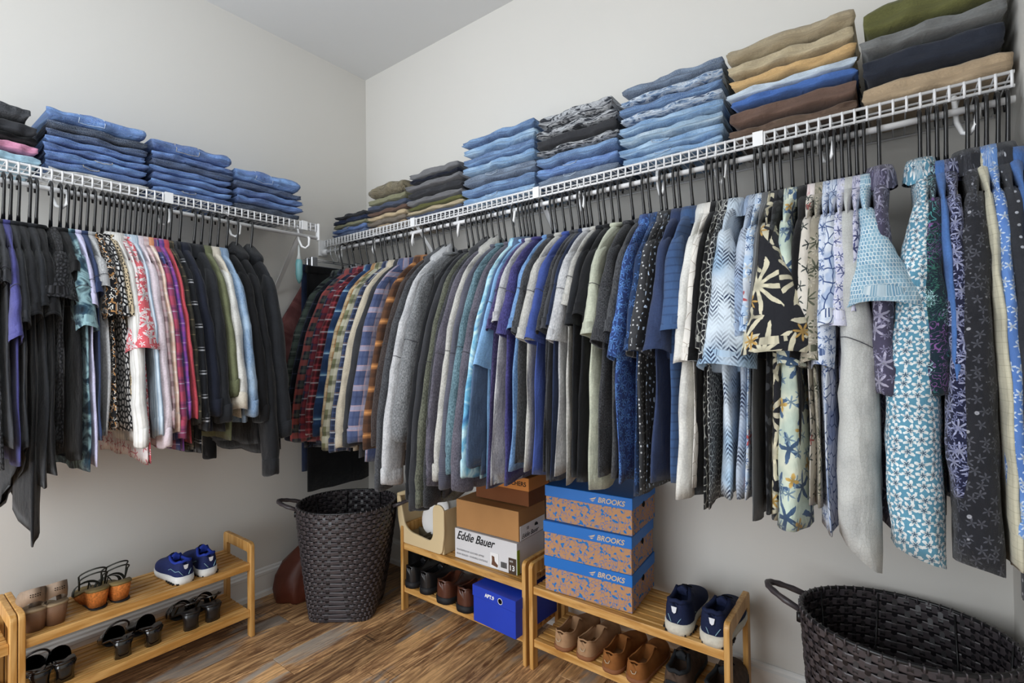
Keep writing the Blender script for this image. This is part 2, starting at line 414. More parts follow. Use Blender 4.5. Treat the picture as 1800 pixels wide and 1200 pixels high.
plaid('p blueombre','#1b4f87',[(.5,.26,'#0d2242',.7),(.05,.07,'#4ea0d0',.6),(.02,.015,'#bfe2ef',.85)],.10,.07)
plaid('p tan','#a57c47',[(.5,.15,'#d9caa4',.6),(.9,.05,'#5a4326',.6)],.06)
plaid('p greencream','#7b7d58',[(.5,.2,'#e4dfc8',.7),(.9,.12,'#33382a',.7)],.075)
plaid('p navywhite','#26314d',[(.5,.05,'#dfe3ec',.7),(.62,.02,'#b5854f',.6),(.05,.06,'#4f628c',.5)],.055)
plaid('p lavender','#47567f',[(.5,.1,'#cfc8de',.6),(.38,.015,'#e3b8b4',.8),(.62,.015,'#e3b8b4',.8),(.02,.09,'#2c3a66',.6)],.085)
plaid('p orange','#5a3820',[(.5,.12,'#c77a22',.75),(.1,.1,'#2c2220',.6),(.5,.02,'#e79a35',.8)],.095,.05)
plaid('p orange2','#3a2a22',[(.5,.12,'#a8561f',.75)],.08,.05)
plaid('p redblue','#343c7c',[(.5,.2,'#c8203f',.75),(.02,.015,'#c7c6de',.85),(.16,.04,'#231f4a',.6)],.085,.03)
plaid('p purple','#7a2f96',[(.5,.12,'#b0449a',.6),(.05,.05,'#3b3a8c',.7),(.8,.02,'#d7b4e2',.7)],.07)
plaid('p olivedark','#332f24',[(.5,.15,'#1c1b17',.7),(.1,.012,'#b09a6c',.7)],.055)
plaid('p window','#191b20',[(.5,.03,'#cdced3',.85),(.62,.015,'#cdced3',.8)],.085,.008)
plaid('p peach','#efd9c8',[(.5,.1,'#d98a5e',.35),(.1,.05,'#ffffff',.5)],.07,.04)
plaid('p pinkmaroon','#e6cfcd',[(.5,.12,'#5b2436',.75),(.9,.06,'#b0707c',.6)],.075,.02)
plaid('p orangeflame','#e08a4e',[(.5,.14,'#f3c7a3',.6)],.07,.04)
plaid('p tancheck','#cfc9ae',[(.5,.03,'#8f8a6c',.55),(.0,.02,'#8f8a6c',.5)],.022,.01)
plaid('p indigocheck','#2b4c7e',[(.5,.04,'#203b66',.6)],.03,.01)
dye('d aqua',['#2f78b0','#58b4dc','#c9f0f6','#4fa8d8']); dye('d teal',['#0f1e2b','#23485c','#8fb7bd','#1a2a38'],14); dye('d pale',['#dfe9ee','#b7cddc','#f2f2f2'],10)
dye('d maroon',['#5c2c2c','#7c4442','#935c58'],8); dye('acid denim',['#1b1d22','#3b3f47','#c9ccd0','#23262c'],22); dye('acid blue',['#2c3c5a','#6f8fb5','#d2dde8','#34486a'],26)
dye('camo',['#4a4233','#7a715a','#8d8268','#3c3a2e'],16); dye('camo brown',['#4d3a2e','#6f5848','#5d4c3c'],12)
floral('f blue tropic','#173d80',[(18,7,.55,'#2f74cc',1.6,1.3),(26,5,.4,'#4a93e0',2.4,6.1)])
floral('f blue tropic2','#14345e',[(22,6,.46,'#2a62a8',2.0,3.3)])
dots('dash grey','#3f4044','#c9cacc',58,.13); dots('dash black','#17171a','#d0d2d6',48,.11,.9); spots('flakes black','#111114','#9db0c8',46,.33)
lines('l sketch','#eae5dc','#a99c8e',24,.03); lines('l sketch2','#e7dccd','#8d7a68',20,.04,extra='#e9d5c9')
lines('l sketchbw','#e8e5df','#6c6460',28,.035)
lines('bw tribal','#24242a','#c9c9c3',62,.13); lines('bw tribal2','#1d1d20','#a7a79e',40,.10); lines('grey batik','#5d605f','#a8aaa4',40,.07)
chevron('chevron','#d6e4f0','#26385a',85,30,'#9fc3e2'); chevron('chevron dark','#b8c6d8','#2b3350',95,30,'#8fa6c6')
floral('f sky red','#a9c6e6',[(18,5,.42,'#e9f0f6',1.6,2.2),(24,6,.36,'#3a69a6',2.2,5.0),(5,5,.16,'#c8434c',1.0,.6)],('#dfe8f4',14))
stripe('s texturegrey','#5b5d5e','#75777a',150,.5,0,.2)
floral('f palms','#26272d',[(8.2,9,.66,'#e4dbba',1.9,.35),(8.2,9,.24,'#e4dbba',.5,.35),(11,3,.30,'#cfc6a6',4.0,5.5),(7,7,.16,'#cf9f38',1.2,3.9)],m=1.05)
floral('f pineapple','#dfe3cb',[(10,5,.46,'#44668e',1.6,2.6),(16,6,.32,'#86a6bb',1.8,7.7),(8,4,.16,'#d8ad45',.8,5.2)],('#c9dccb',7),m=1.2)
dots('ring black','#131316','#3a3c40',34,.3)
floral('f cream fauna','#ddd5c8',[(18,5,.4,'#4a5150',2.6,1.1),(7,5,.14,'#b5433c',1.4,8.8)])
floral('f taupe leaf','#a39a86',[(13,9,.5,'#5c5f4d',1.4,2.9),(22,7,.4,'#c6bda8',1.6,6.0)])
floral('f blue bird','#d3dced',[(22,5,.44,'#4f6fae',2.3,1.9),(40,6,.42,'#8aa3d2',1.7,7.0)])
floral('f lavender','#cfd0e6',[(22,6,.45,'#6670a8',2.4,4.4),(38,5,.38,'#f1f0f6',1.8,2.0)])
floral('f lilac','#cdcbe0',[(18,5,.42,'#3c427e',1.8,.7),(38,5,.4,'#7a80b2',2.0,3.0)])
lines('l bluewhite','#dce4f0','#2f4d86',30,.07,extra='#a9bcdc'); lines('l bluewhite2','#c6cbdc','#33405f',26,.08,extra='#e6e9f2')
bricks('b weave','#5d95b8','#8fbcd2','#dfecf0',52)
lines('l crackle','#c9cac6','#b4b5b0',110,.05)
floral('f lily','#4b4660',[(14,6,.52,'#b6b2cc',2.2,3.1),(30,5,.4,'#8d88aa',2.0,8.2)])
floral('f tealpinwheel','#4f97b4',[(30,5,.60,'#f2f7f7',.8,1.0),(30,5,.24,'#1f6486',1.0,1.0)],rn=.25)
swirl('w paisley','#152a36',['#3f9a9a','#7a4a8e','#2f6f60','#9fc9cf'],20)
floral('f navylav','#1d2140',[(22,7,.6,'#a9aed2',2.2,2.3),(44,5,.46,'#7f86b4',1.6,5.4)])
floral('f charfloral','#2a2b31',[(30,5,.42,'#5a5c66',1.5,2.0),(13,0,.07,'#b9bac2',1.0,4.0)])
floral('f blueblossom','#5a92da',[(34,5,.5,'#cfe0f6',1.4,3.3)],('#3f78c8',6))
dots('starry','#34363c','#b9bcc4',40,.09,.15)
floral('f orangeleaf','#17171a',[(24,3,.55,'#c98b3c',3.0,1.6),(38,3,.42,'#ece7dc',2.6,4.4)])
spots('leaf bw','#15151a','#d8d6d2',48,.16); spots('leopard','#c9b48e','#1b1a1c',80,.22)
floral('f coral','#d9404e',[(13,5,.52,'#f6e3e2',1.5,2.4),(26,5,.38,'#fbeeee',1.7,6.0)]); floral('f coral faded','#efe3e0',[(16,5,.46,'#dd7078',1.9,1.4)])
floral('f redprint','#a3202f',[(14,4,.4,'#e3c8c4',2.4,3.1)])
spots('lace','#161618','#3a3a3e',70,.2,bs=90,bst=.9)
floral('f garden','#c8b2b6',[(18,5,.5,'#6e3040',1.5,2.0),(24,5,.35,'#4e6a50',1.5,5.0)])
for nm,c,fd in (('dn blue','#2a64b4','#5c9ae2'),('dn blue2','#2356a2','#4886d4'),('dn mid','#2f629c','#6497cc'),('dn light','#5c93c8','#a3c8e6'),('dn pale','#7fa6c6','#b9d0e0'),
    ('dn dark','#1c3866','#335a90'),('dn ink','#1a2a44','#2c4468'),('dn grey','#4d5f7a','#7088a5'),('dn jacket','#6b92bb','#a3c2de')): denim(nm,c,fd)
for nm,c in dict(khaki='#a89878',khaki2='#bfae8a',tan='#b39a78',sand='#cbb48c',yellowtan='#d4ab6a',mocha='#6f5549',oliveg='#646535',grey='#77777a',graphite='#4a4c53',coalnavy='#2c313d',
    skyshirt='#a9d3ee',pinkshirt='#d888ab',paleice='#c6d5e2',brightblue='#2f68b8',beltgrey='#7c7d7c',ltolive='#8d8c6c',taupe='#7d7365',slate='#4c566c',whitecloth='#e9e6df').items(): P_(nm,c)
n=N('clip metal',.25,.6,1); n.col('#b9bcc0'); MATS['clip metal']=n.m
solid('hanger plastic','#131315',.22,.6)
solid('seam shade','#4a4a50',.9,.1); solid('button','#3a3a40',.3,.5); solid('button light','#d8d4cc',.3,.5)  # seam lines: shade of the sleeve crease painted as dark grey

# ---------------- hangers ----------------
def hook_mesh():
    return MB().tube([(-.021,0,-.018),(-.0235,0,.004),(-.014,0,.0185),(.004,0,.0235),(.018,0,.014),(.0215,0,-.006),(.019,0,-.035),(.012,0,-.066),(.004,0,-.1),(0,0,-.134)],[.0035,.0042,.0045,.0045,.0045,.0045,.0045,.0045,.005,.006],7).me('hook',True)
def frame_mesh():
    b=MB(); b.tube([(-.13,0,-.228),(-.125,0,-.21),(-.08,0,-.172),(-.02,0,-.118),(0,0,-.104),(.02,0,-.118),(.085,0,-.165),(.155,0,-.218),(.16,0,-.235)],.0055,6)
    b.tube([(-.13,0,-.228),(-.1,0,-.24),(.1,0,-.244),(.16,0,-.235)],.0045,6); return b.me('frame',True)
HK=hook_mesh(); FR=frame_mesh()
for q in (HK,FR): q.materials.append(mat('hanger plastic'))
def hanger(loc,rz,label,group):
    t=thing('clothes_hanger',label,'hanger',loc,rz,group)
    link('hook',HK,t); link('shoulder_frame',FR,t).location=(0,0,-.030); return t

# ---------------- garments ----------------
def ring_uv(ring,ou,ov):
    n=len(ring); h=n//2; U=[0]*n; acc=0
    for a in range(1,h+1): acc+=math.hypot(ring[a][0]-ring[a-1][0],ring[a][1]-ring[a-1][1]); U[a]=acc
    acc=0
    for a in range(n-1,h,-1): p=ring[(a+1)%n]; acc+=math.hypot(ring[a][0]-p[0],ring[a][1]-p[1]); U[a]=-acc
    return [(U[a]+ou,ring[a][2]+ov) for a in range(n)]

def garment(row,loc,rz,hth,group,wall_side):
    u,typ,mt,noun,label,zsl,zhem,col,op=row
    rr=random.Random(int(u*31)+len(label))
    ph=rr.random()*6; flare=op.get('flare',1.0); bw=op.get('bw',.245)+rr.uniform(-.012,.012)
    back=.80
    t=thing(noun,label,'clothing',loc,rz,group)
    cat={'t_shirt':'t-shirt','blouse':'blouse','jacket':'jacket','hoodie':'hoodie','sweatshirt':'sweatshirt','shirt':'shirt','flannel_shirt':'shirt','polo_shirt':'shirt','long_sleeve_shirt':'shirt','top':'top','tunic':'top'}
    t['category']=cat.get(noun,'shirt')
    amp=min(.011,hth*.8)*op.get('fold',1)
    def fold(s,z):
        k=max(0,min(1,(-z-.24)/.5))
        return amp*k*(math.sin(17*s+ph+z*1.3)*.6+math.sin(37*s+2.1*ph-z*2.5)*.4)
    # body
    nB=36; sd=rr.random()*50; drift=rr.uniform(-.006,.006); tcs=op.get('tc',0); zs=[-.112,-.118,-.14,-.17,-.205,-.24,-.27,-.31]
    z=-.31; L=-zhem
    k=17
    for i in range(1,k+1): zs.append(-.31-(L-.31)*i/k)
    wid=[(.112,.05),(.118,.056),(.14,.092),(.17,.132),(.205,.168),(.24,.196),(.27,.208),(.31,.216),(.45,.238),(.60,.258),(max(.8,L),bw+.038)]
    hb=op.get('bth',hth); th=[(.112,.016),(.14,.02),(.205,hth*.8),(.31,hth),(.5,max(hth,hb*.8)),(.7,hb),(1.2,hb*1.05)]
    rings=[];U=[];tail=op.get('tail',0)
    for j,z in enumerate(zs):
        w=interp(wid,-z); d=interp(th,-z); ring=[];acc=0;prev=None
        for a in range(nB):
            an=2*PI*a/nB; cx=math.cos(an); sy=math.sin(an)
            s=w*math.copysign(abs(cx)**.75,cx); tt=d*math.copysign(abs(sy)**.85,sy)
            if s<0: s*=back
            kz=max(0,min(1,(-z-.22)/.4)); f=fold(s,z)+(MN.noise(Vector((s*16+sd,z*3.2,sd)))*1.3+MN.noise(Vector((s*40,z*7,sd+(sy>0))))*.5)*amp*kz+drift*(-z)*kz+tcs*.7*max(0,min(1,(-z-.17)/.3))
            zz=z
            fr=(j-7)/17 if j>7 else 0
            if fr>0: zz+=(.004-.008*math.sin(9*s+ph)-.006*math.sin(23*s+ph*2))*fr + tail*fr*(abs(s)/.25)**2 - tail*fr*.5 + op.get('diag',0)*fr*s
            p=(s,tt+f,zz); ring.append(p)
        rings.append(ring); U+=ring_uv(ring,ph,ph*.37)
    # hem turned in
    last=rings[-1]; b=0
    tm_=sum(p[1] for p in last)/nB; rings.append([(p[0]*.97,(p[1]-tm_)*.8+tm_,p[2]+.012) for p in last]); U+=U[-nB:]
    if noun not in ('top',):
        pass
    mb=MB().loft(rings,False,False,True,U)
    mb.obj('body',mt,t,True)
    # neck opening closed by rib/collar
    cm=op.get('cm',mt)
    if col=='crew':
        pts=[(.062*math.cos(a*PI/7),(.020)*math.sin(a*PI/7),-.106-.010*math.cos(a*PI/7)) for a in range(14)]
        MB().tube(pts,.0075,6,True).obj('collar',cm,t,True)
    elif col=='shirt':
        R=[];UU=[]
        prof=[(.050,.016,-.150),(.056,.020,-.118),(.060,.023,-.092),(.068,.028,-.088),(.078,.034,-.108),(.086,.038,-.136)]
        if op.get('popped'): prof=[(.050,.016,-.15),(.056,.02,-.115),(.060,.024,-.085),(.067,.028,-.072),(.080,.034,-.092),(.094,.038,-.128)]
        for i,(a_,b_,z_) in enumerate(prof):
            R.append([(a_*math.cos(a*PI/8),b_*math.sin(a*PI/8),z_-.012*math.cos(a*PI/8)-(.012 if (i>4 and a in(1,2,14,15)) else 0)) for a in range(16)])
            UU+=[(.02*a,i*.018) for a in range(16)]
        MB().loft(R,False,False,True,UU).obj('collar',cm,t,True)
    elif col=='hood':
        R=[];UU=[]
        for i in range(9):
            v=i/8; a_=.075*math.sin(PI*(.12+.80*v))+.012; z_=-.155+.085*v
            R.append([((a_)*math.cos(a*PI/7)+.01,(.028*math.sin(PI*(.15+.7*v))+.008)*math.sin(a*PI/7),z_-.022*math.cos(a*PI/7)) for a in range(14)])
            UU+=[(.03*a,i*.02) for a in range(14)]
        MB().loft(R,True,True,True,UU).obj('hood',cm,t,True)
    elif col=='strap': pass
    # sleeves
    if typ in 'SLO':
        for side in (1,-1):
            nS=20; rings=[];U=[]
            if typ=='S':
                zt=[-.205,-.22,-.245,-.275]; zt+= [-.275+(zsl+.275)*i/9 for i in range(1,10)]
                O=[(.205,.150),(.22,.178),(.245,.200),(.275,.216)]; I=[(.205,.13),(.22,.125),(.275,.13)]
                oe=.216+(.30-.216)*min(1.25,(-zsl-.275)/.23)*flare; ie=.13+.055*min(1.2,(-zsl-.275)/.23)
                O.append((-zsl,oe)); I.append((-zsl,ie))
            else:
                zt=[-.205,-.22,-.245,-.275]; zt+= [-.275+(zsl+.275)*i/16 for i in range(1,17)]
                O=[(.205,.150),(.22,.178),(.245,.200),(.275,.216),(.44,.284),(.62,.324),(.8,.356),(1.0,.376*flare),(1.3,.39)]; I=[(.205,.13),(.275,.13),(.44,.175),(.62,.212),(.8,.243),(1.0,.265),(1.3,.28)]
            sth0=op.get('sth',hth*1.15); sd2=rr.random()*60; tc=op.get('tc',0)
            for j,z in enumerate(zt):
                o_=interp(O,-z); i_=interp(I,-z); c_=(o_+i_)/2; w=(o_-i_)/2; fr=j/(len(zt)-1)
                d=sth0*(.45+.55*min(1,j/3)) if sth0<=.0201 else .012+(sth0-.012)*min(1,fr*(1.15 if typ=='S' else 1.9)+.06); 
                if typ=='S': d*=1+.35*fr*op.get('open',1)
                if typ=='L' and j>=len(zt)-2 and op.get('cuff',1): w*=.86; d*=.85
                ring=[];acc=0;prev=None
                for a in range(nS):
                    an=2*PI*a/nS; cx=math.cos(an); sy=math.sin(an)
                    s=c_+w*math.copysign(abs(cx)**.8,cx); tt=d*math.copysign(abs(sy)**.95,sy)
                    nv=MN.noise(Vector((s*26+sd2,z*9,sd2+tt*20))); tt+=fold(s*.8,z)*.9+(nv*.9+MN.noise(Vector((s*50,z*22,sd2)))*.35)*min(.009,.003+d*.22)*min(1,j/3)+tc*min(1,fr*(1.15 if typ=='S' else 1.9)+.05);  s+=MN.noise(Vector((z*7,sd2,an*.5)))*.006*fr
                    zz=z - (.014*(-cx))*fr*(1 if typ=='S' else .3)*-1 *-1 + .004*math.sin(an*2+ph)*fr - op.get('td',0)*(tt-tc)*fr
                    if side<0: s=-s*min(back,.27/max(.27,abs(o_)));
                    p=(s,tt,zz); ring.append(p)
                rings.append(ring); U+=ring_uv(ring,ph*1.3+side,ph*.9)
            last=rings[-1]; cxm=sum(p[0] for p in last)/nS; tm=sum(p[1] for p in last)/nS
            # stitched hem: thickness and turned-in inner face
            rings.append([((p[0]-cxm)*.93+cxm,(p[1]-tm)*.86+tm,p[2]+.004) for p in last]); U+=U[-nS:]
            rings.append([((p[0]-cxm)*.86+cxm,(p[1]-tm)*.72+tm,p[2]+.035) for p in last]); U+=U[-nS:]
            b=MB().loft(rings,True,False,True,U)
            so=b.obj('sleeve',op.get('sm',mt),t,True)
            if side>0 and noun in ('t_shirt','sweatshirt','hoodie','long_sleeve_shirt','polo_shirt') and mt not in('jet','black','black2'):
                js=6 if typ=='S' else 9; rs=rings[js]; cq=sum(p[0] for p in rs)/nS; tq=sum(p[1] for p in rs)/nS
                MB().tube([((p[0]-cq)*1.012+cq,(p[1]-tq)*1.02+tq,p[2]+.012*math.cos(2*PI*i_/nS)) for i_,p in enumerate(rs)],.0010,4,True).obj('shoulder_seam','seam shade',t,True)  # dark tube along the seam paints the shade of its crease
            if typ=='S':   # hem seam band
                r0=rings[-4]; r1=rings[-3]
                def lerp(k,gx): 
                    cm_=sum(p[0] for p in r1)/nS
                    return [(((a_[0]*(1-k)+b_[0]*k)-cm_)*gx+cm_,((a_[1]*(1-k)+b_[1]*k)-tm)*gx+tm,a_[2]*(1-k)+b_[2]*k) for a_,b_ in zip(r0,r1)]
                q=[lerp(.40,1.0),lerp(.44,1.008),lerp(.98,1.012),lerp(1.0,1.0)]
                j0=(len(rings)-4)*nS; Ub=[(U[j0+a][0]*(1-k)+U[j0+nS+a][0]*k,U[j0+a][1]*(1-k)+U[j0+nS+a][1]*k) for k in (.4,.44,.98,1.0) for a in range(nS)]
                MB().loft(q,False,False,True,Ub).obj('sleeve_hem',op.get('sm',mt),t,True)
            elif op.get('cuff',1):
                last=rings[-3]; cm_=sum(p[0] for p in last)/nS
                g=1.06; R=[[((p[0]-cm_)*g+cm_,(p[1]-tm)*g+tm,p[2]+.004+.055*k_) for p in last] for k_ in (1,.5,0)]
                R=[[((p[0]-cm_)*.98+cm_,(p[1]-tm)*.98+tm,p[2]+.064) for p in last]]+R+[[((p[0]-cm_)*.9+cm_,(p[1]-tm)*.8+tm,p[2]+.003) for p in last]]
                j0=(len(rings)-3)*nS; Ub=[(U[j0+a][0],U[j0+a][1]+dz_) for dz_ in (.064,.055,.03,0,0) for a in range(nS)]
                MB().loft(R,False,False,True,Ub).obj('cuff',op.get('cuffm',mt),t,True)
    if op.get('buttons'):
        for k_ in range(4):
            z=-.35-.16*k_
            if z<zhem+.05: break
            bx=MB().tube([(.0,0,0),(.003,0,0)],.005,8); 
            ob=bx.obj('button',op['buttons'],t); ob.location=(interp(wid,-z)*.99,0,z)
    return t

def hang_all(rows,left):
    out=[]
    for r in rows:
        u,typ,vs,vh,mt,noun,label,col=r[:8]; op=dict(r[8]) if len(r)>8 else {}
        se={'S':.30,'L':.292,'N':.24}[typ]
        vref=min(560,vs) if typ=='S' else 560
        if typ=='S': se=.216+(.30-.216)*.9
        if left:
            P=on(u,vref,0,.31+se); pos=P.y; zs_=on(u,vs,0,.31+(.3 if typ=='S' else .36)).z-1.8206 if vs else -.5; zh=on(u,vh,0,.31+.28).z-1.8206
        else:
            P=on(u,vref,1,-(.31+se)); pos=P.x;  zs_=on(u,vs,1,-(.31+(.3 if typ=='S' else .36))).z-1.8163 if vs else -.5; zh=on(u,vh,1,-(.31+.28)).z-1.8163
        if 'sth' in op and 'tc' not in op and op['sth']>.02:
            op['tc']=(op['sth']-.013)*(1 if (not left and u<1560) else -1)
        if left: zh+=.005
        else: zh+=.022; pos=min(pos,2.822)
        out.append([pos,(u,typ,mt,noun,label,zs_,zh,col,op)])
    out.sort(key=lambda q:q[0])
    ps=[q[0] for q in out]
    # keep at least a cloth's thickness between neighbours
    for it in range(60):
        for i in range(len(ps)-1):
            d=ps[i+1]-ps[i]
            if d<.0165: e=(.0165-d)/2; ps[i]-=e; ps[i+1]+=e
    for i,(p0,row) in enumerate(out):
        p=ps[i]
        g=min([abs(p-ps[j]) for j in (i-1,i+1) if 0<=j<len(ps)])
        g2=max([min(.09,abs(p-ps[j])) for j in (i-1,i+1) if 0<=j<len(ps)])
        hth=max(.0065,min(.019,(g*.6+g2*.4)*.5))
        grp='clothes on the left rail' if left else 'clothes on the right rail'
        jit=R_.uniform(-.014,.014)
        if left: loc=(.31,p,1.8206); rz=0+jit
        else: loc=(p,-.31,1.8163); rz=-PI/2+jit
        row=row[:4]+(row[4],)+row[5:]
        if 'dz' in row[8]: loc=(loc[0],loc[1],loc[2]+row[8]['dz'])
        row=row[:5]+(row[5]+.03,row[6]+.03)+row[7:]
        garment(row,(loc[0],loc[1],loc[2]-.030),rz,hth,grp,left)
        short=row[4] if len(row[4].split())<=10 else ' '.join(row[4].replace(',','').split()[:10])
        while short.split()[-1] in ('the','of','a','and','between','behind','with','hanging','to','right','left','beside','near','its','in','low','whose','first','two','from','by','thin','next'): short=' '.join(short.split()[:-1]).rstrip(',')
        if not row[8].get('nohanger'):
            hanger(loc,rz,'black plastic hanger holding the '+short,'black hangers on the '+('left' if left else 'right')+' rod')
    return out

